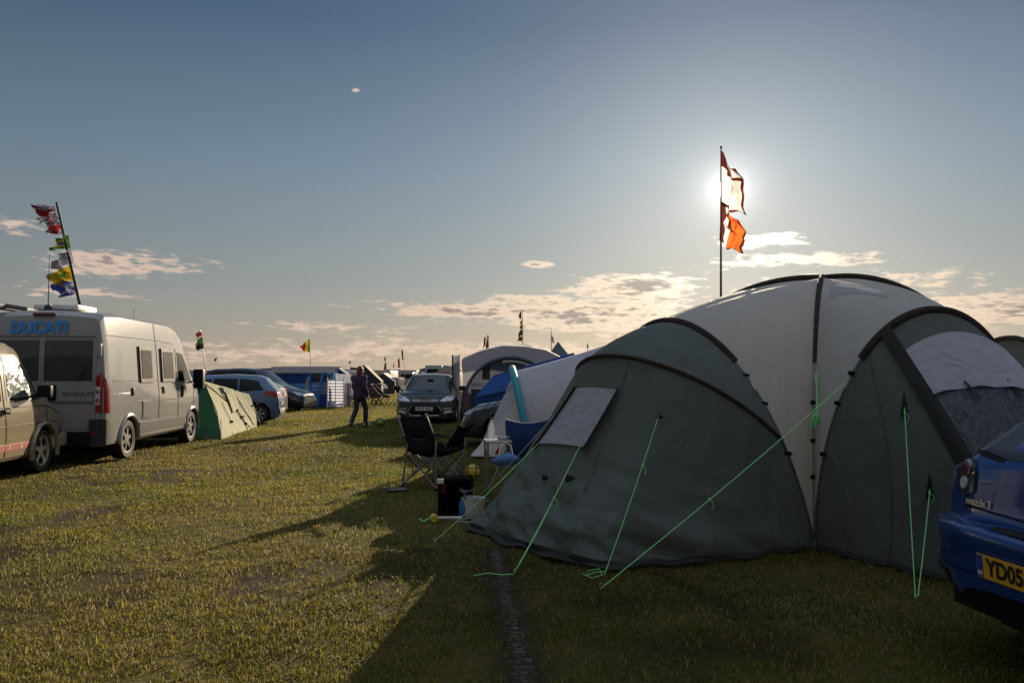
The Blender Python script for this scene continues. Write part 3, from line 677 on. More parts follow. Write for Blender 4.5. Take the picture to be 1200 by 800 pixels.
# ------------------------------------------------------------------ tents
M['beige_c'] = cloth('beige_tent_cloth', (.57, .565, .55), transl=.38, wr=.3, stretch=(1, 1, .5))
M['green_c'] = cloth('dark_green_tent_cloth', (.135, .162, .158), transl=.24, wr=.7, wscale=2.2, stretch=(1.2, 1.2, .6))
M['skirt'] = cloth('black_mud_skirt', (.03, .033, .032), transl=0, wr=.5)
M['lilac_c'] = cloth('lilac_curtain_cloth', (.52, .52, .62), transl=.3, wr=.35, wscale=5)
M['sleeve'] = cloth('brown_pole_sleeve', (.045, .033, .028), transl=.12, wr=.5, trcol=(.22, .09, .04), wscale=9)
M['strap'] = mat('black_webbing', (.014, .014, .015), .8, var=.3, vscale=60)
M['film'] = mat('crinkled_clear_window', (.075, .085, .12), .3, var=.3, vscale=3, bump=.9, bscale=5, stretch=(9, 9, 1.2), coat=.3, transl=.25)
M['clearfilm'] = mat('clear_roof_window', (.8, .84, .88), .2, var=.1, bump=.6, bscale=9, coat=.8, transl=.75)
def pt_loc(o): return V((o[0], o[1], 0))
def wrinkle(p, n, amp, f=1.6):
    w = mnoise.noise(V((p.x * f, p.y * f, p.z * f * .6))) * .7 + mnoise.noise(V((p.x * f * 2.7, p.y * f * 2.7, p.z * f * 1.4 + 9))) * .3
    return p + n * (w * amp)
def nrm(S, u, v, out):
    e = .004; u0, v0 = min(max(u, e), 1 - e), min(max(v, e), 1 - e)
    n = (S(u0 + e, v0) - S(u0 - e, v0)).cross(S(u0, v0 + e) - S(u0, v0 - e))
    if n.length < 1e-12: return out
    n.normalize(); return n if n.dot(out) > 0 else -n
class Locator:
    """finds where on a built surface a spot of the tent lies"""
    def __init__(s, S, n=110):
        s.S = S; s.uv = [((i + .5) / n, (j + .5) / n) for i in range(n) for j in range(n)]
        pts = [S(u, v) for u, v in s.uv]; s.pp = np.array([proj(p) for p in pts]); s.d = np.array([p.y for p in pts])
    def __call__(s, px, py):
        e = ((s.pp - (px, py)) ** 2).sum(1); ok = e < e.min() + 14
        idx = np.where(ok)[0]; i = idx[np.argmin(e[idx] + (s.d[idx] - s.d[idx].min()) * 30)]
        return s.uv[i]
def surf_patch(S, q, out, off, nu=14, nv=14):
    """quad q of four (u,v) corners on S lifted by off"""
    mb = MB()
    def f(a, b):
        u = lerp(lerp(q[0][0], q[1][0], a), lerp(q[3][0], q[2][0], a), b); v = lerp(lerp(q[0][1], q[1][1], a), lerp(q[3][1], q[2][1], a), b)
        return S(u, v) + nrm(S, u, v, out) * off
    mb.grid(f, nu, nv); return mb
def peg(mb, p): 
    p = V(p); mb.tube([p + V((0, 0, -.04)), p + V((0, 0, .03)), p + V((.012, 0, .042)), p + V((.02, 0, .03))], .004, 5)
def guy(parent, O, a, b, knots=(.35,), double=0., m='rope', tail=None, r=.0036):
    a, b = V(a), V(b); mb = MB()
    sag = lambda t: V((0, 0, -.02 * math.sin(PI * t)))
    mb.tube([lerp(a, b, t) + sag(t) for t in np.linspace(0, 1, 9)], r, 6)
    if double:
        t0 = 1 - double; mb.tube([lerp(a, b, t) + sag(t) + V((.012, 0, .012)) * math.sin(PI * (t - t0) / double) for t in np.linspace(t0, 1, 7)], r * .9, 6)
    for k in knots:
        c = lerp(a, b, k) + sag(k); mb.ball(c, (r * 2.6, r * 2.6, r * 4), 8, 6)
        mb.tube([c, c + V((.02, -.01, -.015)), c + V((.03, 0, -.05)), c + V((.015, 0, -.07))], r * .8, 5)
    if tail: mb.tube([V(p) for p in tail], r * .9, 6)
    o = mb.build('guy_rope', M[m], parent, O)
    k = MB(); peg(k, (b.x, b.y, 0)); k.build('peg', M['alu'], o, O)
    return o

def main_tent():
    V0 = V((2.55, 6.76, 0)); C = V((3.446, 8.76, 0)); H = 2.51; Rr = 2.2
    f0 = math.atan2(V0.y - C.y, V0.x - C.x)
    Rk = [Rr, 2.2, 2.2, 1.95, 1.75, 1.95]
    Vk = [C + V((math.cos(f0 - k * PI / 3), math.sin(f0 - k * PI / 3), 0)) * Rk[k] for k in range(6)]
    V1, V5 = Vk[1], Vk[5]
    pw = 2 / 2.25
    def mer(k, th):
        d = (Vk[k % 6] - C) / Rr
        c, s_ = max(0, math.cos(th)) ** pw, max(0, math.sin(th)) ** pw
        return C + d * (Rr * c) + V((0, 0, H * s_))
    O = C.copy()
    t = thing('dome_tent', 'huge beige dome tent with dark green side pods and neon green guy ropes', 'tent', C)
    # beige panels between the back poles
    roof = MB()
    for k in range(1, 5):
        def S(u, v, k=k):
            a, b = mer(k, v * PI / 2), mer(k + 1, v * PI / 2)
            p = lerp(a, b, u); d = V((p.x - C.x, p.y - C.y, 0)); 
            return p + (d * (.05 * math.sin(PI * u) * (1 - v)))
        roof.grid(S, 10, 22)
    roof.build('canopy', M['beige_c'], t, O)
    axL = V((-.811, -.585, 0)); axR = V((-.3, -.954, 0)).normalized()
    def arch(A, B, Hh, ax, L, tt):
        z = max(0, math.sin(tt)) ** .88
        return A + (B - A) * (.5 - .5 * math.cos(tt)) + V((0, 0, Hh * z)) + ax * (L * z)
    H1 = lambda u: arch(V0, V1, 1.95, axL, .62, PI * u)
    H3 = lambda u: arch(V0, V5, 1.97, axR, .72, PI * u)
    def M1(k): return lambda u: mer(0, PI * u) if u < .5 else mer(k, PI * (1 - u))
    def front_panel(Hf, k, ax):
        Mf = M1(k)
        def S(u, v):
            p = lerp(Mf(u), Hf(u), v); w = math.sin(PI * u) * math.sin(PI * v)
            return p + (ax * .5 + V((0, 0, .6))) * (.07 * w)
        return S
    SL, SR = front_panel(H1, 1, axL), front_panel(H3, 5, axR)
    for S, ax in ((SL, axL), (SR, axR)):
        b = MB(); b.grid(lambda u, v: wrinkle(S(u, v), ax, .03 * math.sin(PI * min(1, max(0, v))) , 1.4) + ax * (.012 * math.sin(PI * v) * mnoise.noise(V((u * 9, v * 1.2 + u * 4, 2)))), 90, 40); b.build('canopy', M['beige_c'], t, O)
    # clear vent window near the crown
    LR = Locator(SR)
    q = [LR(972, 334), LR(1035, 341), LR(1042, 349), LR(973, 349)]
    surf_patch(SR, q, V((0, -1, .4)), .012).build('roof_window', M['clearfilm'], t, O)
    # ---- pod with bedroom
    ue = 25 / 180
    E0, E1 = H1(ue), H1(1 - ue)
    def H2(u):
        if u <= ue or u >= 1 - ue: return H1(u)
        s_ = (u - ue) / (1 - 2 * ue) * PI; z = math.sin(s_) ** .85
        p = E0 + (E1 - E0) * (.5 - .5 * math.cos(s_))
        return p + V((0, 0, (1.62 - E0.z) * z)) + axL * (1.05 * z)
    Gp = [(0, V0), (.18, V((1.74, 6.34, 0))), (.37, V((.67, 6.03, 0))), (.5, V((.12, 6.72, 0))), (.66, V((-.41, 7.64, 0))), (1, V1)]
    def Gl(u):
        return V((np.interp(u, [a for a, _ in Gp], [b.x for _, b in Gp]), np.interp(u, [a for a, _ in Gp], [b.y for _, b in Gp]), .012))
    def PodL(u, v):
        a, h, g = H1(u), H2(u), Gl(u)
        kn = V((lerp(h.x, g.x, .68), lerp(h.y, g.y, .68), h.z * .27)); kn += axL * .02 * math.sin(PI * u)
        out = axL * .55 + V((.1, -.3, .5))
        if v < .34: w = v / .34; p = lerp(a, h, w) + out * (.07 * math.sin(PI * w) * math.sin(PI * u))
        elif v < .74: w = (v - .34) / .4; p = lerp(h, kn, w) - out * (.03 * math.sin(PI * w) * math.sin(PI * u))
        else: w = (v - .74) / .26; p = lerp(kn, g, w) + out * (.03 * math.sin(PI * w) * math.sin(PI * u))
        return p
    outL = V((-.6, -.8, .35))
    pod = MB()
    def PodLw(u, v):
        p = PodL(u, v); low = smooth(.5, .95, v)
        if v > .985 or v < .01: return p
        # taut creases fanning from the corner, plus small crumples
        cre = (mnoise.noise(V((p.x * 2.0 - p.y * 1.2, p.z * 6.5 + p.x * 2.4, 3))) * .08 + (.5 - abs(mnoise.noise(V((p.x * 3.0 - p.y * 2, p.z * 9 + p.x * 5, 8))))) * .09) * low
        return wrinkle(p, outL, .03 + .03 * low, 2.2) + outL * cre
    pod.grid(PodLw, 110, 76); pod.build('bedroom_pod', M['green_c'], t, O)
    sk = MB(); sk.grid(lambda u, v: Gl(lerp(.01, .99, u)) + (V((-.3, -.5, 0)) * .16 * v * (1 + .5 * math.sin(u * 60))) + V((0, 0, .012 + .02 * (1 - v) + .012 * math.sin(u * 90))), 70, 3)
    sk.build('mud_skirt', M['skirt'], t, O)
    LL = Locator(PodL)
    # inner window blind with black edging
    q = [LL(675, 456), LL(728, 459), LL(687, 526), LL(631, 521)]
    wn = surf_patch(PodL, q, outL, .03).build('pod_window', M['lilac_c'], t, O)
    for (a, b) in ((q[1], q[2]), (q[0], q[3])):
        s_ = MB(); s_.tube([PodL(*[lerp(a[i], b[i], w) for i in (0, 1)]) + outL * .036 for w in np.linspace(-.03, 1.06, 14)], .03, 6, flat=(1, .3)); s_.build('window_edging', M['strap'], wn, O)
    def tubeof(f, a, b, r, name, m, n=40, nn=8):
        mb = MB(); mb.tube([f(lerp(a, b, i / n)) for i in range(n + 1)], r, nn); return mb.build(name, M[m], t, O)
    # pole sleeves (cloth) high up, bare poles lower down
    for f in (H1, H3):
        tubeof(f, .285, .8, .034, 'pole_sleeve', 'sleeve'); tubeof(f, 0, .29, .011, 'tent_pole', 'steel'); tubeof(f, .79, 1, .011, 'tent_pole', 'steel')
        for k in (.12, .2, .255):
            c = f(k); mb = MB(); mb.tube([c + V((-.03, -.01, 0)), c + V((.03, .01, -.01))], .02, 6); mb.build('pole_clip', M['black'], t, O)
        mb = MB(); mb.tube([f(.225), f(.238)], .016, 8); mb.build('pole_ferrule', M['alu'], t, O)
    tubeof(lambda u: PodL(u, .34) + outL * .01, ue, 1 - ue, .017, 'pole_sleeve', 'sleeve'); 
    for k in range(1, 6): tubeof(lambda w, k=k: mer(k, w) + V((0, 0, .02)), .03, PI / 2, .036, 'pole_sleeve', 'sleeve')
    tubeof(lambda w: mer(0, w) + V((0, -.012, .012)), .62, PI / 2, .026, 'pole_sleeve', 'sleeve')
    tubeof(lambda w: mer(0, w) + V((-.01, -.02, 0)), 0, .64, .013, 'tent_pole', 'steel')
    tubeof(lambda w: mer(0, w) + V((.05, -.03, 0)) * (1 - w), .0, .62, .009, 'tent_pole', 'steel')
    mb = MB(); c = mer(0, PI / 2); mb.tube([c + V((0, 0, -.02)), c + V((0, 0, .05))], [.05, .02], 10); mb.build('crown_cap', M['strap'], t, O)
    for z in (.2, .32, .46):
        c = mer(0, z) + V((0, -.03, 0)); mb = MB(); mb.box(c, (.09, .03, .035), bev=.008); mb.build('pole_clip', M['black'], t, O)
    # seams on the pod
    mb = MB(); mb.tube([PodLw(.44, w) + outL * .001 for w in np.linspace(.34, .72, 22)], .006, 5); mb.build('seam', M['green_c'], t, O)
    # black gusset tabs where the ropes meet the cloth
    for (px, py, w) in ((668, 562, .06), (640, 562, .045), (777, 490, .025)):
        u, v = LL(px, py); c = PodL(u, v) + outL * .02
        mb = MB(); mb.prism([(-w * .2, -.04), (w, .012), (-w * .2, .05)], lambda a, b, h, c=c, w=w: c + V((a, -a * .3, b * min(1, w / .08))) + outL * (.02 * h), 1); mb.build('gusset', M['strap'], t, O)
    # ---- porch pod nearer the blue car
    Gb, Gc = V((3.4, 5.18, 0)), V((4.55, 5.3, 0)); u0 = .36
    Gq = [(0, V0), (.17, V((2.78, 6.25, 0))), (.28, V((3.1, 5.7, 0))), (u0, Gb), (1 - u0, Gc), (1, V5)]
    def Gr(u): return V((np.interp(u, [a for a, _ in Gq], [b.x for _, b in Gq]), np.interp(u, [a for a, _ in Gq], [b.y for _, b in Gq]), .012))
    def PodR(u, v):
        a, g = H3(u), Gr(u); w = math.sin(PI * v) * math.sin(PI * u)
        return lerp(a, g, v) + axR * (.1 * w) + V((0, 0, .05 * w))
    outR = V((-.2, -.95, .3))
    b = MB(); b.grid(lambda u, v: wrinkle(PodR(u, v), outR, .035 * math.sin(PI * v), 2.4), 90, 50); b.build('porch_pod', M['green_c'], t, O)
    sk = MB(); sk.grid(lambda u, v: Gr(lerp(.01, .8, u)) + V((-.4, -.5, 0)) * .14 * v * (1 + .4 * math.sin(u * 70)) + V((0, 0, .012 + .02 * (1 - v) + .01 * math.sin(u * 110))), 60, 3); sk.build('mud_skirt', M['skirt'], t, O)
    def Rq(a, b, v0, v1): return [(a, v0), (b, v0), (b, v1), (a, v1)]
    mb = MB(); mb.grid(lambda a, b: PodR(lerp(u0 + .012, .66, a), lerp(.3, .8, b)) + nrm(PodR, lerp(u0 + .012, .66, a), lerp(.3, .8, b), outR) * (.02 + .012 * mnoise.noise(V((a * 26, b * 3.0, 1))) + .008 * mnoise.noise(V((a * 60, b * 9.0, 5)))), 90, 40); mw = mb.build('porch_window', M['film'], t, O)
    mb = MB(); mb.grid(lambda a, b: PodR(lerp(u0 + .004, .67, a), lerp(.115, .31 + .03 * math.sin(a * PI), b)) + nrm(PodR, .5, .2, outR) * (.04 + .01 * math.sin(a * 25) * b), 50, 12); mb.build('window_blind', M['lilac_c'], mw, O)
    for uu in (.44, .54):
        mb = MB(); mb.tube([PodR(uu + .01 * w, lerp(.3, .37, w)) + outR * .05 for w in np.linspace(0, 1, 5)], .014, 5, flat=(1, .3)); mb.build('blind_toggle', M['strap'], mw, O)
    mb = MB(); mb.grid(lambda a, b: PodR(u0 + lerp(-.016, .012, a), lerp(.005, .99, b)) + nrm(PodR, u0, b, outR) * .03, 4, 40); mb.build('door_zip', M['strap'], t, O)
    mb = MB(); mb.tube([PodR(lerp(.3, .2, w), lerp(.04, .97, w)) + outR * .004 for w in np.linspace(0, 1, 24)], .005, 5); mb.build('seam', M['green_c'], t, O)
    LRp = Locator(PodR)
    # ---- guy ropes
    S1 = lambda px, py: PodL(*LL(px, py)) + outL * .04
    guy(t, O, S1(633, 521), G(508, 635), (.62,), .45); guy(t, O, S1(684, 526), G(602, 672), (.42,), .55, tail=[G(602, 672, .02), G(588, 673, .015), G(572, 671, .02), G(555, 674, .015)])
    guy(t, O, S1(777, 494) + outL * .02, G(708, 674), (.3, ), 0, tail=[G(709, 669, .02), G(698, 670, .03), G(686, 674, .02), G(690, 668, .05), G(702, 666, .05), G(706, 673, .03), G(694, 677, .02), G(683, 672, .015)])
    guy(t, O, H3(.245) + V((0, -.02, 0)), G(703, 690), (.6,), 0)
    guy(t, O, S1(648, 492), G(558, 584), (), 0, m='rope_w', r=.004)
    for (px, py) in ((1062, 478), (1087, 574)):
        u, v = LRp(px, py); a = PodR(u, v) + outR * .03
        guy(t, O, a, G(1073, 705) if px < 1080 else G(1075, 704), (.03,), 0)
        mb = MB(); mb.prism([(-.03, -.07), (.03, -.05), (0, .12)], lambda x, z, h, a=a: a + V((x, .0, z)) + outR * (.02 * h - .02), 1); mb.build('gusset', M['strap'], t, O)
    # bundled rope hanging at the front pole
    mb = MB(); p0 = mer(0, .58) + V((-.05, -.14, 0)); p1 = mer(0, .42) + V((-.06, -.19, 0))
    mb.tube([p0, lerp(p0, p1, .5) + V((.01, 0, 0)), p1], .004, 5); mb.tube([p0 + V((.01, 0, 0)), p1 + V((.015, 0, 0))], .004, 5)
    for k in range(5):
        a = k * 1.3; mb.tube([p1 + V((.0, 0, 0)), p1 + V((.04 * math.cos(a), -.02, -.03 + .02 * math.sin(a))), p1 + V((.05 * math.cos(a + .6), -.01, -.09 - .012 * k)), p1 + V((0, 0, -.05))], .008, 5)
    mb.build('bundled_rope', M['rope'], t, O)
    return t
main_tent()

# ---- tents built from a row of arches
def loft_tent(curves, nu=24, sag=.03, sub=5):
    """surface through a list of curves c(u)"""
    mb = MB(); k = len(curves)
    def S(u, v):
        x = v * (k - 1); i = min(int(x), k - 2); w = x - i
        p = lerp(curves[i](u), curves[i + 1](u), w); return p - V((0, 0, sag * math.sin(PI * w) * math.sin(PI * u)))
    mb.grid(S, nu, (k - 1) * sub); return mb, S
def hoop(x, y0, y1, h, lean=0, pw=.8, z0=.01):
    return lambda u: V((x + lean * math.sin(PI * u), lerp(y0, y1, .5 - .5 * math.cos(PI * u)), z0 + h * max(0, math.sin(PI * u)) ** pw))
M['lilacgrey'] = cloth('lilac_grey_tent_cloth', (.50, .49, .57), transl=.22, wr=.35)
M['palegrey'] = cloth('pale_grey_tent_cloth', (.62, .60, .60), transl=.3, wr=.3)
M['teal'] = mat('teal_air_tube_cloth', (.02, .25, .34), .55, var=.15, vscale=12, bump=.1)
M['blue_c'] = cloth('royal_blue_tent_cloth', (.02, .10, .36), transl=.3, wr=.35)
M['dkblue_c'] = cloth('dark_blue_tent_cloth', (.02, .08, .28), transl=.2, wr=.35)
M['bright_c'] = cloth('bright_blue_tent_cloth', (.04, .33, .75), transl=.4, wr=.2)
M['slate_c'] = cloth('slate_blue_awning_cloth', (.12, .15, .21), transl=.2, wr=.3)
M['grey_c'] = cloth('grey_awning_cloth', (.45, .46, .52), transl=.15, wr=.3)
M['olive_c'] = cloth('green_tent_cloth', (.03, .12, .055), transl=.2, wr=.4)
M['cream_c'] = cloth('cream_tent_cloth', (.25, .27, .125), transl=.3, wr=.35)
M['redroof_c'] = cloth('faded_red_canvas', (.28, .08, .07), transl=.2, wr=.3)
M['brown_c'] = cloth('brown_canvas', (.12, .08, .055), transl=.2, wr=.3)
M['charc_c'] = cloth('charcoal_tent_cloth', (.06, .065, .075), transl=.1, wr=.3)
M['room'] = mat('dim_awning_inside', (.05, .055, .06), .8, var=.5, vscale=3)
M['orange_c'] = cloth('orange_inner_cloth', (.55, .25, .12), transl=.4, wr=.2)

def air_tent():
    O = V((1.2, 15.2, 0))
    t = thing('air_tent', 'lilac grey tunnel tent held up by a teal inflatable arch', 'tent', O)
    A1 = hoop(.35, 13.9, 16.5, 1.52, -.3, .75); A2 = hoop(2.05, 13.8, 16.6, 2.1, -.05, .72); A3 = hoop(4.2, 13.8, 16.6, 2.0, .1, .72)
    base = lambda u: V((lerp(-.72, -.6, u), lerp(14.15, 16.3, u), .02))
    mb, S = loft_tent([A1, A2, A3], 28); mb.build('canopy', M['lilacgrey'], t, O)
    mb, S0 = loft_tent([base, A1], 28, .03, 10); mb.build('porch_front', M['lilacgrey'], t, O)
    mb = MB(); mb.grid(lambda u, v: lerp(A3(u), V((4.6, A3(u).y, .01)), v), 20, 6); mb.build('rear_wall', M['lilacgrey'], t, O)
    for A, r, m in ((lambda u: hoop(.3, 13.82, 16.58, 1.58, -.3, .75)(u), .065, 'teal'), (lambda u: hoop(2.05, 13.75, 16.6, 2.12, -.05, .72)(u), .03, 'sleeve')):
        mb = MB(); mb.tube([A(w) for w in np.linspace(0.0, 1, 40)], r, 12)
        if m == 'teal': mb.build('air_arch', M[m], t, O)
        else: mb.build('arch_cover', M['lilacgrey'], t, O)
    mb = MB(); mb.grid(lambda u, v: S0(lerp(.0, .2, u), lerp(.02, .98, v)) + V((-.03, -.03, .02)), 4, 16); mb.build('edge_panel', M['palegrey'], t, O)
    for k, (px, py) in enumerate(((577, 520), (590, 517))):
        mb = MB(); p = S0(.03, .3 + .2 * k) + V((-.05, -.05, .0)); mb.box(p, (.05, .03, .12), Matrix.Rotation(.5, 3, 'Y'), bev=.008); mb.build('red_tab', M['redlens'], t, O)
    # rolled-up teal corner at the far arch
    mb = MB(); mb.tube([A2(.5) + V((.0, -.3, -.12)), A2(.45) + V((.35, -.3, -.2))], .05, 8); mb.build('vent_flap', M['teal'], t, O)
    mb = MB(); mb.tube([A1(.32) + V((-.02, -.05, 0)), V((-1.15, 13.6, .0))], .006, 5); mb.tube([A1(.42) + V((-.2, -.05, -.2)), V((-1.2, 14.6, .0))], .006, 5); mb.build('guy_rope', M['strap'], t, O)
air_tent()

def ridge_tent(name, label, O, pts, mats, frontmat):
    """pts: ridge a,b; eaves near a,b; eaves far a,b; ground follows the eaves"""
    ra, rb, na, nb, fa, fb = [V(p) for p in pts]
    t = thing(name, label, 'tent', O)
    def quad(a, b, c, d, nm, m, sag=.04):
        mb = MB(); mb.grid(lambda u, v: lerp(lerp(a, b, u), lerp(d, c, u), v) - V((0, 0, sag * math.sin(PI * u) * math.sin(PI * v))), 12, 8); return mb.build(nm, M[m], t, O)
    g = lambda p: V((p.x, p.y, .01))
    quad(ra, rb, nb, na, 'roof_panel', mats[0]); quad(ra, rb, fb, fa, 'roof_panel', mats[0])
    quad(na, nb, g(nb), g(na), 'side_wall', mats[1], 0); quad(fa, fb, g(fb), g(fa), 'side_wall', mats[1], 0)
    for r, n, f, nm, m in ((ra, na, fa, 'front_wall', frontmat), (rb, nb, fb, 'rear_wall', mats[1])):
        mb = MB(); mb.add([g(n), n, r, f, g(f)], [(0, 1, 2, 3, 4)]); mb.build(nm, M[m], t, O, smooth=False)
    for a, b in ((ra, rb), (na, nb)):
        mb = MB(); mb.tube([a, b], .02, 6); mb.build('seam', M['dkblue_c'], t, O)
    return t
# royal blue ridge tent
a = P(577, 441, 19.6); b = P(672, 414, 21.5)
t = ridge_tent('ridge_tent', 'royal blue ridge tent between the grey awning and the lilac grey tent', (a.x, a.y, 0),
   [a, b, P(556, 466, 18.6), P(690, 436, 19.6), P(600, 462, 21.5), P(705, 440, 23)], ('blue_c', 'blue_c'), 'slate_c')
O = V((a.x, a.y, 0))
mb = MB(); mb.tube([a + V((0, 0, -1.3)), a + V((0, 0, .12))], .02, 8); mb.build('tent_pole', M['alu'], t, O)

# big grey caravan awning with an arched window front
def awning():
    O = P(590, 470, 28); O.z = 0
    t = thing('caravan_awning', 'large grey awning with an arched blue edged window, beside the dark grey car', 'awning', O)
    Y0, Y1 = 26.5, 30.0
    g = lambda px, Y=Y0: P(px, 440, Y).x
    x0, x1 = g(541), g(668)
    top = lambda x: np.interp(x, [x0, g(565), g(590), g(612), g(640), x1], [2.0, 2.28, 2.44, 2.42, 2.3, 1.9])
    mb = MB(); mb.grid(lambda u, v: V((lerp(x0, x1, u), lerp(Y0, Y1, v), top(lerp(x0, x1, u)) + .1 * math.sin(PI * v))), 24, 8); mb.build('roof_panel', M['grey_c'], t, O)
    # front wall around an arched opening
    cx, hw, hh = (g(541) + g(655)) / 2, (g(655) - g(541)) / 2 * .98, 2.02
    arc = lambda q: V((cx - hw * math.cos(q), Y0, .03 + hh * math.sin(q) ** .8))
    mb = MB(); n = 40
    for i in range(n):
        a_, b_ = arc(PI * i / n), arc(PI * (i + 1) / n)
        ta, tb = [V((min(max(p.x, x0), x1), Y0, max(p.z, top(min(max(p.x, x0), x1))))) for p in (a_, b_)]
        mb.add([a_, b_, tb, ta], [(0, 1, 2, 3)])
    mb.build('front_wall', M['grey_c'], t, O)
    mb = MB(); mb.tube([arc(w) + V((0, -.05, 0)) for w in np.linspace(0, PI, 40)], .11, 8, flat=(1, .5)); mb.build('air_arch', M['slate_c'], t, O)
    mb = MB(); mb.tube([arc(w) + V((0, -.1, -.13)) for w in np.linspace(1.4, 2.4, 14)], .05, 6); mb.build('arch_pale_strip', M['palegrey'], t, O)  # pale tube along part of the arch
    inner = lambda q, k: V((cx - hw * math.cos(q), Y0 + .12, lerp(.03, .03 + hh * math.sin(q) ** .8, k)))
    mb = MB(); mb.grid(lambda u, v: inner(PI * u, v), 30, 8); mb.build('arch_panel', M['slate_c'], t, O)
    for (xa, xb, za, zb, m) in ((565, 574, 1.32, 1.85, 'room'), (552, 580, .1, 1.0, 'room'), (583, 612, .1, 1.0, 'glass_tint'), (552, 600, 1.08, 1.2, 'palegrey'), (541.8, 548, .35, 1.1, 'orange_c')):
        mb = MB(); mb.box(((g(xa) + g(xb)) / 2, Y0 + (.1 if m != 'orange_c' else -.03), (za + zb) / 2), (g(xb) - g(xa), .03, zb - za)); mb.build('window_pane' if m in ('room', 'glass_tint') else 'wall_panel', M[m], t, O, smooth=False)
    for xx in (x0, x1):
        mb = MB(); mb.grid(lambda u, v, xx=xx: V((xx, lerp(Y0, Y1, u), lerp(0.02, top(xx), v))), 6, 4); mb.build('side_wall', M['grey_c'], t, O)
    mb = MB(); xm = g(612); mb.grid(lambda u, v: V((lerp(xm, g(640), v) + .02, lerp(Y0, Y1, v * .6), top(lerp(xm, g(640), v)) + .05)) + V((.1 * u, 0, 0)), 3, 8); mb.build('roof_seam', M['palegrey'], t, O)
    # flat wind panel standing at its corner
    p = P(534, 440, 26.0).x; w = 8 / 933 * 26
    t2 = thing('wind_panel', 'tall narrow blue grey canvas panel at the corner of the grey awning', 'canvas panel', (p, 26.1, 0))
    mb = MB(); mb.grid(lambda u, v: V((p + (u - .5) * w, 26.1 + .05 * math.sin(u * 9), lerp(.02, 2.1, v))), 8, 6); mb.build('panel', M['grey_c'], t2, (p, 26.1, 0))
    for s_ in (-1, 1):
        mb = MB(); mb.tube([(p + s_ * w / 2, 26.08, 0), (p + s_ * w / 2, 26.08, 2.13)], .025, 6); mb.build('pole', M['alu' if s_ > 0 else 'strap'], t2, (p, 26.1, 0))
awning()
# red topped marquee roof behind the awning
def pyramid(name, label, px, py, Y, wpx, eave, mats, cat='marquee', kick=.12):
    ap = P(px, py, Y); w = wpx / 933 * Y / 2; O = V((ap.x, Y, 0))
    t = thing(name, label, cat, O)
    mb = MB()
    cr = [V((ap.x + sx * w, Y + sy * w, eave)) for sx, sy in ((-1, -1), (1, -1), (1, 1), (-1, 1))]
    for i in range(4):
        a, b = cr[i], cr[(i + 1) % 4]
        mb.grid(lambda u, v, a=a, b=b: lerp(lerp(a, b, u), ap, v) - V((0, 0, kick * (ap.z - eave) * math.sin(PI * v))), 8, 8)
    mb.build('roof', M[mats[0]], t, O)
    for i in range(4):
        a, b = cr[i], cr[(i + 1) % 4]
        mb = MB(); mb.grid(lambda u, v, a=a, b=b: lerp(a, b, u) * 1 - V((0, 0, v * eave)), 4, 2); mb.build('wall', M[mats[1]], t, O)
    return t, ap
def hip_roof():
    Y = 34; O = P(595, 440, Y); O.z = 0
    t = thing('caravan', 'caravan with a faded red top showing above the grey awning', 'caravan', O)
    x0, x1 = P(577, 440, Y).x, P(624, 440, Y).x; z1 = P(600, 404.5, Y).z; z0 = z1 - .3
    mb = MB(); mb.add([V((x0, Y, z0)), V((x1, Y, z0)), V((x1, Y + 2.2, z0)), V((x0, Y + 2.2, z0)), V((x0 + .35, Y + .3, z1)), V((x1 - .3, Y + .3, z1)), V((x1 - .3, Y + 1.9, z1)), V((x0 + .35, Y + 1.9, z1))],
        [(0, 1, 5, 4), (1, 2, 6, 5), (2, 3, 7, 6), (3, 0, 4, 7), (4, 5, 6, 7)]); mb.build('roof', M['redroof_c'], t, O, smooth=False)
    mb = MB(); mb.box(((x0 + x1) / 2, Y + 1.1, z0 / 2 + .2), (x1 - x0 - .05, 2.15, z0 - .4)); mb.build('wall', M['white'], t, O, smooth=False)
hip_roof()
pyramid('marquee', 'pointed slate grey marquee top rising behind the blue ridge tent', 654, 400, 40, 56, 1.9, ('slate_c', 'slate_c'))

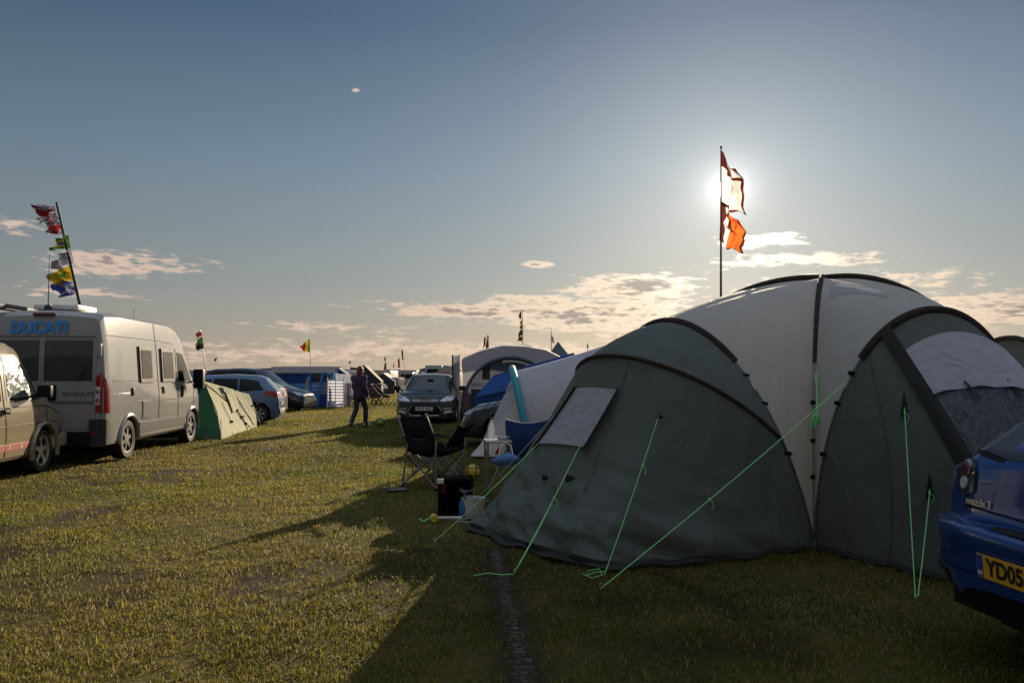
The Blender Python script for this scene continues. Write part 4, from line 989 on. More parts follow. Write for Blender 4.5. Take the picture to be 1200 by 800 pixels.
# green and cream ridge tent by the camper
def green_cream():
    a = P(238, 446, 19.5)
    bl, bm_, br = G(222, 512), G(259, 515), G(301, 500)
    O = V((bm_.x, bm_.y, 0)); t = thing('small_tent', 'green and cream tent with black straps standing just past the camper van', 'tent', O)
    top2 = P(292, 462, 22.5); a2 = P(268, 455, 21.5)
    def quad(p, q, r, s_, nm, m, sag=.05, n=14, e0=0, e1=0):
        EV = V((.1, .75, -.35))
        mb = MB(); mb.grid(lambda u, v: (lambda w: w + EV * ((e0 * (1 - u) + e1 * u) * math.sin(PI * v)) + V((.3, -.7, .4)) * (-sag * math.sin(PI * u) * math.sin(PI * v) + .012 * mnoise.noise(w * 3)))(lerp(lerp(p, q, u), lerp(s_, r, u), v)), n, n); return mb.build(nm, M[m], t, O)
    back_l, back_r = G(190, 500), V((br.x - 1.4, br.y + 2.2, 0))
    quad(a, a, bm_, bl, 'side_wall', 'olive_c', e1=.26)
    c = quad(a, top2, br, bm_, 'front_panel', 'cream_c', .12, 20, e0=.26, e1=.2)
    quad(a, a, bl, V((bl.x - .4, bl.y + 2.6, 0)), 'side_wall', 'olive_c'); quad(a, top2, back_r, V((bl.x - .4, bl.y + 2.6, 0)), 'rear_wall', 'olive_c')
    quad(top2, top2, br, back_r, 'side_wall', 'olive_c')
    def on(u, v, o=.04): 
        p = lerp(lerp(a, top2, u), lerp(bm_, br, u), v); return p + V((.1, .75, -.35)) * ((.26 * (1 - u) + .2 * u) * math.sin(PI * v)) + V((.3, -.7, .4)) * o - V((.3, -.7, .4)) * (.12 * math.sin(PI * u) * math.sin(PI * v))
    for pts in ([(0, 0), (0.02, .5), (0, 1)], [(.02, .05), (.3, .22), (.52, .38), (.62, .62), (.66, .8), (.7, 1)], [(.28, .05), (.36, .25), (.5, .4), (.58, .62), (.8, .98)], [(.22, .3), (.26, .5), (.3, .66)], [(.6, .05), (.7, .35), (.78, .55), (.9, .9)], [(.5, .4), (.66, .32)], [(.55, .6), (.72, .55)]):
        mb = MB(); pp = [on(*p) for p in pts]; mb.tube(pp, .013, 5, flat=(1, .4)); mb.build('strap', M['strap'], t, O)
    for (u, v) in ((.3, .68), (.52, .42), (.66, .78), (.6, .58)):
        mb = MB(); mb.box(on(u, v, .05), (.09, .03, .06), bev=.01); mb.build('toggle', M['strap'], t, O)
    mb = MB(); mb.grid(lambda u, v: on(lerp(.4, .62, u), lerp(.02, .5 - .15 * u, v), .09), 6, 8); mb.build('door_flap', M['cream_c'], t, O)
    mb = MB(); mb.grid(lambda u, v: on(lerp(.36, .5, u), lerp(.02, .12, v), .1), 4, 4); mb.build('green_trim', M['olive_c'], t, O)
    mb = MB(); mb.tube([bm_ + V((0, 0, .0)), bm_ + V((-.05, .1, .45))], .012, 5); mb.tube([br, br + V((-.25, .0, .9))], .01, 5); mb.build('tent_pole', M['alu'], t, O)
    mb = MB(); mb.tube([top2, G(306, 499)], .008, 5); mb.tube([a2, G(311, 497)], .006, 5); mb.build('guy_rope', M['rope_w'], t, O)
green_cream()

# dark tent peeping out beyond the porch pod
O = V((7.1, 10.6, 0)); t = thing('tunnel_tent', 'dark green tent edge showing past the big tent, above the blue car', 'tent', O)
cs = [hoop(6.35, 9.2, 12.2, .2), hoop(6.75, 9.2, 12.2, 1.95, -.1), hoop(9.3, 9.2, 12.2, 1.95), hoop(10.3, 9.4, 12, .3)]
mb, S = loft_tent(cs); mb.build('canopy', M['green_c'], t, O)
mb = MB(); mb.tube([cs[1](w) for w in np.linspace(0, 1, 30)], .035, 8); mb.build('pole_sleeve', M['sleeve'], t, O)
# ------------------------------------------------------------------ blue frame tent and the windbreaks down the lane
M['plastic_w'] = mat('white_window_blind', (.62, .63, .64), .5, var=.12)
def stripes(name, c1, c2, n, axis='Z', duty=.5):
    m, nt, N, L = nt_new(name); out = N.new('ShaderNodeOutputMaterial'); b = N.new('ShaderNodeBsdfPrincipled'); tc = N.new('ShaderNodeTexCoord')
    sx = N.new('ShaderNodeSeparateXYZ'); L.new(tc.outputs['Object'], sx.inputs[0])
    a = N.new('ShaderNodeMath'); a.operation = 'MULTIPLY'; L.new(sx.outputs[axis], a.inputs[0]); a.inputs[1].default_value = n
    f = N.new('ShaderNodeMath'); f.operation = 'FRACT'; L.new(a.outputs[0], f.inputs[0])
    g = N.new('ShaderNodeMath'); g.operation = 'GREATER_THAN'; L.new(f.outputs[0], g.inputs[0]); g.inputs[1].default_value = duty
    nz = N.new('ShaderNodeTexNoise'); nz.inputs['Scale'].default_value = 4
    mx = N.new('ShaderNodeMix'); mx.data_type = 'RGBA'; mx.inputs['A'].default_value = (*c1, 1); mx.inputs['B'].default_value = (*c2, 1); L.new(g.outputs[0], mx.inputs['Factor'])
    m2 = N.new('ShaderNodeMix'); m2.data_type = 'RGBA'; m2.blend_type = 'MULTIPLY'; m2.inputs['Factor'].default_value = .3; L.new(mx.outputs['Result'], m2.inputs['A']); L.new(nz.outputs['Fac'], m2.inputs['B'])
    L.new(m2.outputs['Result'], b.inputs['Base Color']); b.inputs['Roughness'].default_value = .7
    t = N.new('ShaderNodeBsdfTranslucent'); ms = N.new('ShaderNodeMixShader'); ms.inputs[0].default_value = .5; L.new(m2.outputs['Result'], t.inputs[0]); L.new(b.outputs[0], ms.inputs[1]); L.new(t.outputs[0], ms.inputs[2]); L.new(ms.outputs[0], out.inputs[0]); return m
M['bwstripe'] = stripes('blue_and_white_stripes', (.05, .11, .36), (.78, .78, .8), 7.5, 'Z', .4)
M['whitestripe'] = stripes('white_slatted_blind', (.75, .75, .77), (.16, .24, .4), 5.5, 'Z', .78)
M['pinkstripe'] = stripes('pink_and_white_stripes', (.7, .66, .66), (.4, .08, .1), 5, 'X', .75)
def frame_tent():
    Y0, Y1 = 37.0, 40.5
    g = lambda px, Y=Y0: P(px, 440, Y).x
    z = lambda py, Y=Y0: P(600, py, Y).z
    O = V((g(368), Y0, 0)); t = thing('frame_tent', 'big blue frame tent with bright blue posts and white blinds behind the navy people carrier', 'tent', O)
    mb = MB(); mb.grid(lambda u, v: V((lerp(g(318), g(393), u), lerp(Y0, Y1, v), z(438) + .35 * math.sin(PI * min(v, .5)) + (.0 if v < .01 else .02))), 10, 10); mb.build('roof_panel', M['slate_c'], t, O)
    mb = MB(); mb.grid(lambda u, v: V((lerp(g(318), g(393), u), Y0 - .02 + .02 * math.sin(u * 40), lerp(z(438), z(429.5), v))), 20, 3); mb.build('valance', M['slate_c'], t, O)
    mb = MB(); mb.grid(lambda u, v: V((lerp(g(318), g(366), u), Y0 + .02 + .03 * math.sin(u * 22), lerp(.02, z(438), v))), 30, 6); mb.build('side_wall', M['dkblue_c'], t, O)
    for (a, b) in ((318, None), (393, None)):
        mb = MB(); mb.grid(lambda u, v, a=a: V((g(a), lerp(Y0, Y1, u), lerp(.02, z(438), v))), 6, 4); mb.build('side_wall', M['dkblue_c'], t, O)
    mb = MB(); mb.grid(lambda u, v: V((lerp(g(318), g(393), u), Y1, lerp(.02, z(438), v))), 6, 4); mb.build('rear_wall', M['dkblue_c'], t, O)
    mb = MB(); mb.grid(lambda u, v: V((lerp(g(366), g(393), u), Y0 + .05, lerp(.02, z(438), v))), 6, 4); mb.build('front_wall', M['blue_c'], t, O)
    mb = MB(); mb.grid(lambda u, v: V((lerp(g(367), g(387), u), Y0, lerp(z(461.5), z(447.5), v))), 6, 4); mb.build('window_blind', M['whitestripe'], t, O)
    mb = MB(); mb.grid(lambda u, v: V((lerp(g(367), g(387), u), Y0 - .01, lerp(z(447.5), z(439), v))), 6, 4); mb.build('front_window', M['curtain'], t, O)
    mb = MB(); mb.add([V((g(356), Y0 - .05, .4)), V((g(366), Y0 - .05, .4)), V((g(364), Y0 - .05, z(438))), V((g(359), Y0 - .05, z(444)))], [(0, 1, 2, 3)]); mb.build('gable_panel', M['palegrey'], t, O)
    for (a, b, w) in ((364, 366, .1), (379, 374, .13), (391, 386, .16)):
        mb = MB(); A, B_ = V((g(a), Y0 - .1, z(437))), V((g(b), Y0 - .35, .05)); mb.tube([A, B_], w, 8, flat=(1, .5)); mb.build('post_cover', M['bright_c'], t, O)
    for (a, b, m) in ((366, 376, 'bright_c'), (376, 386, 'blue_c')):
        mb = MB(); mb.grid(lambda u, v: V((lerp(g(a), g(b), u), Y0 - .2, lerp(.03, z(462), v))), 6, 4); mb.build('base_panel', M[m], t, O)
    mb = MB(); mb.add([V((g(388), Y0 - .15, z(432))), V((g(393), Y0 - .15, z(437))), V((g(386), Y0 - .15, z(437)))], [(0, 1, 2)]); mb.build('gable_panel', M['palegrey'], t, O)
    # roof bars and gear behind it belong to a van
    t = thing('camper_van', 'low camper roof with bars showing over the blue frame tent', 'camper van', (g(350, 45), 45, 0))
    for (a, b, h, m) in ((270, 326, 429.3, 'charc_c'), (345, 388, 428.6, 'charc_c')):
        pass
    mb = MB(); mb.box(((g(270, 45) + g(388, 45)) / 2, 45.9, 1.05), (g(388, 45) - g(270, 45), 1.9, 1.5), bev=.15); mb.build('body', M['charcoal'], t, (g(350, 45), 45, 0))
    mb = MB(); mb.box((g(362, 45), 45.6, P(600, 429.5, 45).z - .1), (1.9, 1.2, .2), bev=.05); mb.build('roof_box', M['black'], t, (g(350, 45), 45, 0))
    mb = MB(); mb.box((g(300, 45), 45.6, P(600, 431, 45).z - .06), (2.6, 1.3, .1), bev=.03); mb.build('roof_rack', M['steel'], t, (g(350, 45), 45, 0))
frame_tent()
def windbreak(label, px0, px1, Y, h, m, mpost, n, Ya=None):
    a, b = P(px0, 440, Y).x, P(px1, 440, Ya or Y).x; Yb = Ya or Y
    O = V((a, Y, 0)); t = thing('windbreak', label, 'windbreak', O)
    mb = MB(); mb.grid(lambda u, v: V((lerp(a, b, u), lerp(Y, Yb, u) + .04 * math.sin(u * n * PI), lerp(.03, h, v))), 24, 4); mb.build('cloth', M[m], t, O)
    for k in range(n + 1):
        x = lerp(a, b, k / n); y = lerp(Y, Yb, k / n); mb = MB(); mb.tube([(x, y - .03, 0), (x, y - .03, h + .12)], .022, 6); mb.build('stake', M[mpost], t, O)
windbreak('blue and white striped windbreak at the foot of the blue frame tent', 384, 403, 36.0, 1.26, 'bwstripe', 'white', 2)
windbreak('pale pink edged windbreak standing beside the walker', 401, 412, 37.2, 1.1, 'pinkstripe', 'white', 2, 38)

# ------------------------------------------------------------------ camp furniture
M['chairblack'] = mat('black_chair_cloth', (.014, .014, .015), .9, var=.35, vscale=12, bump=.35, bscale=60, spec=0.)
M['chairblue'] = mat('blue_chair_cloth', (.012, .05, .22), .8, var=.2, vscale=7, bump=.3, bscale=30)
M['yellow'] = mat('yellow_plastic', (.62, .42, .02), .4, var=.2)
M['gasblue'] = mat('blue_gas_bottle', (.02, .12, .34), .35, var=.12)
M['bottle'] = mat('clear_bottle', (.35, .4, .45), .08, var=.1, coat=1., transl=.4, alpha=.28)
M['blueplastic'] = mat('blue_plastic', (.06, .16, .42), .4, var=.2, vscale=9)
M['f_maroon_box'] = mat('dull_red_label', (.08, .012, .012), .7, var=.2, spec=.1)
M['cream'] = mat('cream_caravan_panels', (.36, .34, .29), .4, var=.12, vscale=2, spec=.3)
M['pot'] = mat('worn_pot_aluminium', (.62, .62, .63), .35, metal=.35, var=.12, vscale=10)
M['woodbox'] = mat('black_cool_box', (.009, .009, .009), .7, var=.4, vscale=8, spec=0.)
def camp_chair(name, label, cat, loc, rz, back=1.0, seat=.44, w=.56, cl='chairblack', group=None, pads=True, arms=True, fold=False):
    t = thing(name, label, cat, loc, rz, group)
    # x forward, y left
    d = .5; hw = w / 2
    def sheet(f, nm, th=.025, m=cl, nu=12, nv=8):
        mb = MB(); mb.grid(f, nu, nv); mb.grid(lambda u, v: f(u, v) - V((.3, 0, .9)).normalized() * th if nm != 'backrest' else f(u, v) + V((-th, 0, 0)), nu, nv)
        e = lambda q: [f(*q), (f(*q) - V((.3, 0, .9)).normalized() * th) if nm != 'backrest' else f(*q) + V((-th, 0, 0))]
        ring = [(i / nu, 0) for i in range(nu)] + [(1, j / nv) for j in range(nv)] + [(1 - i / nu, 1) for i in range(nu)] + [(0, 1 - j / nv) for j in range(nv)]
        k = len(ring); vs = [e(r)[0] for r in ring] + [e(r)[1] for r in ring]; mb.add(vs, [(i, (i + 1) % k, k + (i + 1) % k, k + i) for i in range(k)])
        return mb.build(nm, M[m], t)
    S = sheet(lambda u, v: V((lerp(-.2, .3, u), lerp(-hw, hw, v), seat + .05 * abs(2 * v - 1) ** 2 + .04 * u - .05 * math.sin(PI * u) * math.sin(PI * v))), 'seat', .03)
    Bk = sheet(lambda u, v: V((-.2 - .2 * u - .05 * math.sin(PI * v) * math.sin(PI * u), lerp(-hw, hw, v) * (1 - .06 * u), lerp(seat + .02, back, u) - .045 * (1 - abs(2 * v - 1) ** 2) * u)), 'backrest', .03)
    if pads:
        sheet2 = MB(); sheet2.grid(lambda u, v: V((-.33 - .09 * u + .025 * math.sin(PI * u), lerp(-hw, hw, v) * .82, lerp(back - .28, back - .07, u) )) + V((.03, 0, 0)) * math.sin(PI * v), 8, 8); sheet2.build('headrest', M[cl], Bk)
        for z in (.35, .6):
            sm = MB(); sm.tube([V((-.2 - .2 * z - .03 - .05 * math.sin(PI * v), lerp(-hw, hw, v), lerp(seat, back, z))) for v in np.linspace(.02, .98, 9)], .006, 5); sm.build('seam', M['strap'], Bk)
    def bar(pts, nm, r=.011, m='steel'):
        mb = MB(); mb.tube(pts, r, 8); return mb.build(nm, M[m], t)
    for s_ in (-1, 1):
        y = s_ * hw
        bar([(-.3, y, .01), (-.22, y, seat + .1), (-.4, y * .95, back - .03)], 'back_post', .012, 'steel')
        bar([(.3, y, .01), (.29, y, seat + .2 if arms else seat + .05)], 'leg', .012)
        bar([(-.3, y, .03), (.3, y, seat + .02)], 'side_brace', .009); bar([(.3, y, .03), (-.22, y, seat + .02)], 'side_brace', .009)
        if arms:
            mb = MB(); mb.grid(lambda u, v: V((lerp(-.27, .3, u), y + lerp(-.045, .045, v), seat + .22 - .03 * math.sin(PI * u))), 8, 4); mb.grid(lambda u, v: V((lerp(-.27, .3, u), y + lerp(-.045, .045, v), seat + .205 - .03 * math.sin(PI * u))), 8, 4); mb.build('armrest', M[cl], t)
        for xx in (-.3, .3):
            mb = MB(); mb.box((xx, y, .015), (.05, .035, .03), bev=.008); mb.build('foot', M['black'], t)
    for xx in (-.3, .3):
        bar([(xx, -hw, .03), (-xx * .0 + xx * .95, hw, seat)], 'cross_brace', .009); bar([(xx, hw, .03), (xx * .95, -hw, seat)], 'cross_brace', .009)
    return t
g = G(503, 574); g.z = 0
c1 = camp_chair('camping_chair', 'black high backed folding chair with pale caps on its top corners', 'chair', (g.x + .03, g.y + .32, 0), R(-38), back=.93, group=None)
for s_ in (-1, 1):
    mb = MB(); mb.box((-.4, s_ * .255, .9), (.035, .04, .06), bev=.012); mb.build('corner_cap', M['cream'], c1)
mb = MB(); mb.grid(lambda u, v: V((lerp(-.34, -.2, u), lerp(-.2, .2, v), .62 - .2 * math.sin(u * PI / 2))), 6, 6); mb.build('back_pocket', M['chairblack'], c1)
g = G(541, 556)
c2 = camp_chair('camping_chair', 'low black folding chair standing empty behind the football', 'chair', (g.x - .33, g.y + .05, 0), R(160), back=.74, seat=.36, pads=False)
g = G(612, 588)
c3 = camp_chair('camping_chair', 'blue folding chair turned away from the camera beside the big tent', 'chair', (.27, 9.95, 0), R(78), back=.93, seat=.42, w=.56, cl='chairblue', pads=False)
# white groundsheet scrap under the chair
def small(name, label, cat, loc, rz=0): return thing(name, label, cat, loc, rz)
t = small('tray', 'flat grey tray lying on the grass beside the black high backed chair', 'tray', G(466, 575), R(20))
mb = MB(); mb.box((0, 0, .02), (.22, .16, .015), bev=.005); mb.build('base', M['grey'], t); mb = MB(); mb.box((0, .08, .03), (.22, .01, .02)); mb.build('rim', M['grey'], t)
# folding table with bottle, tray
T0 = V((-.17, 9.35, 0))
t = thing('folding_table', 'small folding table with thin metal legs between the black and blue chairs', 'table', T0, R(8))
mb = MB(); mb.box((0, 0, .69), (.3, .34, .025), bev=.006); mb.build('tabletop', M['alu'], t)
for sx in (-1, 1):
    for sy in (-1, 1):
        mb = MB(); mb.tube([(sx * .13, sy * .15, 0), (sx * .13, sy * .15, .68)], .012, 8); mb.build('leg', M['steel'], t)
mb = MB(); mb.tube([(-.13, -.15, .12), (.13, .15, .6)], .006, 6); mb.tube([(.13, -.15, .12), (-.13, .15, .6)], .006, 6); mb.build('cross_brace', M['steel'], t)
t = thing('bottle', 'clear plastic bottle with a red cap standing on the folding table', 'bottle', T0 + V((-.07, -.05, .703)))
mb = MB(); mb.lathe([(.001, 0), (.04, 0), (.042, .02), (.042, .14), (.036, .17), (.015, .22), (.014, .24)], None, 18); mb.build('body', M['bottle'], t)
mb = MB(); mb.lathe([(.017, .235), (.017, .262), (.001, .264)], None, 14); mb.build('cap', M['redlens'], t)
t = thing('food_tray', 'silver food tray on the folding table', 'tray', T0 + V((.06, .02, .703)), R(10))
mb = MB(); mb.lathe([(.001, .003), (.06, .003), (.085, .035), (.09, .035), (.09, .03), (.085, .03)], Matrix.Diagonal((1, .75, 1, 1)), 24); mb.build('body', M['alu'], t)
mb = MB(); mb.ball((0, 0, .035), (.06, .04, .02), 12, 8); mb.build('cover', M['bottle'], t)
t = thing('stuff_sack', 'blue and white carrier bag hanging from the folding table', 'bag', T0 + V((.1, -.26, .5)))
mb = MB(); mb.grid(lambda u, v: V((.16 * math.cos(2 * PI * u) * math.sin(PI * (.1 + .85 * v)), .05 * math.sin(2 * PI * u) * math.sin(PI * (.1 + .85 * v)), -.07 + .14 * v + .015 * math.sin(9 * u))), 18, 8); mb.build('body', M['blueplastic'], t)
mb = MB(); mb.tube([(-.08, 0, .05), (-.06, .03, .15), (0, .045, .19), (.06, .03, .15), (.08, 0, .05)], .007, 5); mb.build('handle', M['white'], t)
# cool box on its side with the stove
g = G(534, 604)
t = thing('cool_box', 'black box stood on end as a windshield on the grass by the big tent', 'box', g, R(6))
X = t; h, w, d = .38, .36, .34
mb = MB(); mb.box((0, d, h / 2), (w, .03, h), bev=.006)
mb.box((0, d / 2, h - .015), (w, d, .03), bev=.006); mb.box((0, d / 2, .015), (w, d, .03), bev=.006); mb.box((-w / 2 + .015, d / 2, h / 2), (.03, d, h), bev=.006); mb.box((w / 2 - .015, d / 2, h / 2), (.03, d, h), bev=.006); mb.build('shell', M['woodbox'], t)
mb = MB(); mb.box((-w / 2 + .02, -.012, h - .02), (.07, .03, .05), bev=.008); mb.build('latch', M['plastic_w'], t)
mb = MB(); mb.box((-w / 2 + .05, -.006, h * .74), (.05, .012, .1), bev=.004); mb.build('sticker', M['f_maroon_box'], t)
t = thing('gas_stove', 'small camping stove on a blue gas bottle in front of the black box', 'stove', g + V((.1, -.13, 0)))
mb = MB(); mb.lathe([(.001, 0), (.055, 0), (.06, .02), (.06, .13), (.05, .17), (.018, .19), (.018, .2)], None, 20); mb.build('gas_bottle', M['gasblue'], t)
mb = MB(); mb.lathe([(.012, .2), (.012, .25), (.04, .265), (.04, .275), (.001, .276)], None, 16); mb.tube([(0, 0, .23), (.09, -.02, .23)], .006, 6); mb.build('burner', M['steel'], t)
for k in range(3):
    a = k * 2 * PI / 3; mb = MB(); mb.tube([(0, 0, .262), (.1 * math.cos(a), .1 * math.sin(a), .29), (.1 * math.cos(a), .1 * math.sin(a), .3)], .004, 5); mb.build('pot_support', M['steel'], t)
t = thing('cooking_pot', 'open aluminium cooking pot on the grass beside the stove', 'pot', G(554, 606))
mb = MB(); mb.lathe([(.001, .004), (.105, .004), (.112, .02), (.118, .19), (.126, .196), (.126, .2), (.114, .198), (.108, .03), (.001, .02)], None, 32); mb.build('body', M['pot'], t)
mb = MB(); mb.tube([(.118, 0, .16), (.16, 0, .165), (.16, .06, .165), (.115, .05, .16)], .005, 6); mb.build('handle', M['steel'], t)
# footballs
def ball_mat(name, c1, c2, sc):
    m, nt, N, L = nt_new(name); out = N.new('ShaderNodeOutputMaterial'); b = N.new('ShaderNodeBsdfPrincipled'); tc = N.new('ShaderNodeTexCoord')
    v = N.new('ShaderNodeTexVoronoi'); v.feature = 'DISTANCE_TO_EDGE'; v.inputs['Scale'].default_value = sc; v.inputs['Randomness'].default_value = .35; L.new(tc.outputs['Object'], v.inputs['Vector'])
    r = N.new('ShaderNodeValToRGB'); r.color_ramp.elements[0].position = .05; r.color_ramp.elements[1].position = .09; r.color_ramp.elements[0].color = (*c2, 1); r.color_ramp.elements[1].color = (*c1, 1)
    L.new(v.outputs['Distance'], r.inputs[0]); L.new(r.outputs[0], b.inputs['Base Color']); b.inputs['Roughness'].default_value = .35; L.new(b.outputs[0], out.inputs[0]); return m
M['ball'] = ball_mat('yellow_football_panels', (.62, .45, .03), (.012, .012, .012), 8.)
M['ballw'] = ball_mat('pale_football_panels', (.3, .34, .04), (.02, .02, .02), 6.)
mb = MB(); mb.ball((0, 0, 0), .11, 28, 18); o = mb.build('football', M['ball']); o.location = G(553, 562) + V((0, 0, .11)); tag(o, 'yellow football with black seams lying behind the black box', 'football')
mb = MB(); mb.ball((0, 0, 0), .13, 24, 16); o = mb.build('football', M['ballw']); gg = G(446, 500); o.location = gg + V((0, 0, .13)); tag(o, 'dull yellow and dark football on the grass between the walker and the dark grey car', 'football')
t = thing('mallet', 'tent mallet with a yellow head lying on the grass by the big tent', 'mallet', G(518, 611), R(8))
mb = MB(); mb.lathe([(.001, -.06), (.034, -.06), (.038, 0), (.034, .06), (.001, .06)], Matrix.Translation((-.08, 0, .04)) @ Matrix.Rotation(PI / 2, 4, 'X'), 16); mb.build('head', M['yellow'], t)
mb = MB(); mb.tube([(-.08, 0, .04), (.1, .01, .035), (.2, .012, .03)], [.012, .014, .017], 8); mb.build('handle', M['plastic_w'], t)
t = thing('cable', 'dark cable coiled on the grass by the pot', 'cable', G(540, 612))
mb = MB(); mb.tube([V((.12 * math.cos(a) * (1 + .1 * math.sin(3 * a)) + .01 * a, .1 * math.sin(a), .02 + .006 * math.sin(2 * a))) for a in np.linspace(0, 14, 60)], .006, 6); mb.build('coil', M['steel'], t)
t = thing('cord', 'loose neon green cord end on the grass beside the mallet', 'cord', G(500, 611))
mb = MB(); mb.tube([V((x, .03 * math.sin(x * 40), .02 + .01 * math.sin(x * 70))) for x in np.linspace(-.07, .07, 16)], .006, 5); mb.build('strand', M['rope'], t)
t = thing('carrier_bag', 'crumpled white carrier bag behind the green pod under the blue chair', 'bag', V((.02, 9.35, 0)))
mb = MB(); mb.ball((0, 0, .1), (.11, .1, .12), 14, 10); mb.v = [tuple(V(v) * (1 + .25 * mnoise.noise(V(v) * 14))) for v in mb.v]; mb.build('body', M['plastic_w'], t)
mb = MB(); mb.tube([(-.04, 0, .2), (-.02, 0, .27), (.03, 0, .26), (.04, 0, .2)], .01, 5); mb.build('handle', M['plastic_w'], t)
# ------------------------------------------------------------------ person walking away
M['skin'] = mat('skin', (.48, .27, .18), .55, var=.08, vscale=20)
M['hair'] = mat('ginger_brown_hair', (.13, .055, .022), .6, var=.5, vscale=60, bump=.6, bscale=90, stretch=(1, 1, .25))
M['jacket'] = mat('purple_fleece', (.045, .02, .075), .9, var=.25, vscale=10, bump=.5, bscale=30)
M['jeans'] = mat('dark_jeans', (.025, .03, .045), .9, var=.3, vscale=9, bump=.4, bscale=25)
M['trainer'] = mat('white_trainers', (.55, .55, .55), .6, var=.12)
M['eye'] = mat('eye', (.02, .015, .01), .2)
def remeshed(mb, name, m, parent, vox, smooth=6):
    o = mb.build(name, m, parent, smooth=False)
    baked(o, [('REMESH', dict(mode='VOXEL', voxel_size=vox)), ('SMOOTH', dict(factor=.5, iterations=smooth))])
    o.data.polygons.foreach_set('use_smooth', [True] * len(o.data.polygons)); return o
def person():
    g = G(421, 499); t = thing('person', 'person in a purple fleece, dark jeans and white trainers walking away over the grass', 'person', g, R(-30))
    s = 1.0
    J = {}
    hip = .90
    def limb(mb, pts, rs, n=12): 
        q = []; r2 = []
        for i in range(len(pts) - 1):
            for k in range(5): q.append(lerp(V(pts[i]), V(pts[i + 1]), k / 5)); r2.append(lerp(rs[i], rs[i + 1], k / 5))
        q.append(V(pts[-1])); r2.append(rs[-1]); mb.tube(q, r2, n); mb.ball(pts[0], rs[0] * .98, 12, 8); mb.ball(pts[-1], rs[-1] * .98, 12, 8)
        for p, r in zip(pts[1:-1], rs[1:-1]): mb.ball(p, r * .98, 12, 8)
    LEG = {1: [(.085, 0, hip), (.095, .16, .50), (.09, .17, .09)], -1: [(-.085, 0, hip), (-.09, -.03, .49), (-.085, -.27, .13)]}
    ARM = {1: [(.175, 0, 1.40), (.235, -.06, 1.13), (.25, .05, .90)], -1: [(-.175, 0, 1.40), (-.235, .02, 1.13), (-.24, .13, .91)]}
    def torso(mb, k=0):
        zs = [(.86, .155, .11), (.95, .165, .115), (1.06, .14, .10), (1.2, .155, .11), (1.32, .165, .11), (1.41, .12, .085), (1.46, .06, .06)]
        vs = []; n = 18
        for z, a, b in zs:
            for j in range(n): vs.append(V(((a + k) * math.cos(2 * PI * j / n), (b + k) * math.sin(2 * PI * j / n), z)))
        fs = [(i * n + j, i * n + (j + 1) % n, (i + 1) * n + (j + 1) % n, (i + 1) * n + j) for i in range(len(zs) - 1) for j in range(n)]
        mb.add(vs, fs + [tuple(range(n))[::-1], tuple((len(zs) - 1) * n + j for j in range(n))])
    hd = V((.02, .02, 1.60))
    b = MB(); torso(b)
    for q in (1, -1):
        limb(b, LEG[q], [.085, .055, .04]); limb(b, ARM[q], [.052, .042, .03])
        a = V(LEG[q][2]); b.tube([a, a + V((0, .02, -.05)), a + V((0, .13, -.075))], [.04, .042, .03], 10)
        w = V(ARM[q][2]); dn = (w - V(ARM[q][1])).normalized()
        b.tube([w, w + dn * .05, w + dn * .1], [.026, .036, .03], 10, flat=(.55, 1))
        for k in range(4):
            f0 = w + dn * .095 + V((0, (k - 1.5) * .019, 0)); ln = [.062, .074, .07, .055][k]
            b.tube([f0, f0 + dn * ln * .5 + V((-q * .004, 0, 0)), f0 + dn * ln + V((-q * .018, .004, 0))], [.0095, .009, .0075], 8)
        b.tube([w + dn * .04 + V((0, .03, 0)), w + dn * .07 + V((-q * .01, .05, 0)), w + dn * .1 + V((-q * .015, .055, 0))], [.012, .01, .008], 8)
    b.tube([(0, 0, 1.42), (.005, .005, 1.5), (.015, .012, 1.56)], [.058, .052, .055], 12)
    b.ball(hd, (.074, .093, .112), 20, 14); b.ball(hd + V((.0, .045, -.06)), (.055, .052, .052), 14, 10)      # skull, jaw
    fx = V((.25, 1, 0)).normalized(); fr = V((fx.y, -fx.x, 0))
    b.tube([hd + fx * .085 + V((0, 0, .02)), hd + fx * .108 + V((0, 0, -.02)), hd + fx * .09 + V((0, 0, -.028))], [.01, .014, .012], 8)
    b.tube([hd + fx * .084 + fr * .022 + V((0, 0, -.056)), hd + fx * .091 + V((0, 0, -.055)), hd + fx * .084 - fr * .022 + V((0, 0, -.056))], .008, 6)
    for q in (1, -1): b.ball(hd + fr * q * .076 + V((0, 0, -.01)), (.014, .024, .032), 10, 8)
    body = remeshed(b, 'body', M['skin'], t, .0075, 2)
    for q in (1, -1):
        e = MB(); e.ball(hd + fx * .083 + fr * q * .03 + V((0, 0, .008)), .011, 8, 6); e.build('eye', M['eye'], t)
    j = MB(); torso(j, .035)
    j.v = [(x * (1.06 if z < 1.0 else 1), y * 1.06, z - (.06 if z < .9 else 0)) for x, y, z in j.v]
    for q in (1, -1): limb(j, ARM[q], [.082, .066, .052])
    j.tube([(0, 0, 1.40), (.0, 0, 1.5)], [.1, .075], 14)
    jo = remeshed(j, 'fleece', M['jacket'], t, .014, 5)
    for v in jo.data.vertices: v.co += v.normal * .016 * mnoise.noise(V((v.co.x * 7, v.co.y * 7, v.co.z * 11)))
    p = MB(); vs = []
    for q in (1, -1): limb(p, [LEG[q][0], LEG[q][1], V(LEG[q][2]) + V((0, 0, -.05))], [.105, .075, .066])
    p.ball((0, 0, .93), (.165, .13, .12), 16, 10)
    po = remeshed(p, 'jeans', M['jeans'], t, .014, 4)
    for v in po.data.vertices: v.co += v.normal * .01 * mnoise.noise(V((v.co.x * 8, v.co.y * 8, v.co.z * 16)))
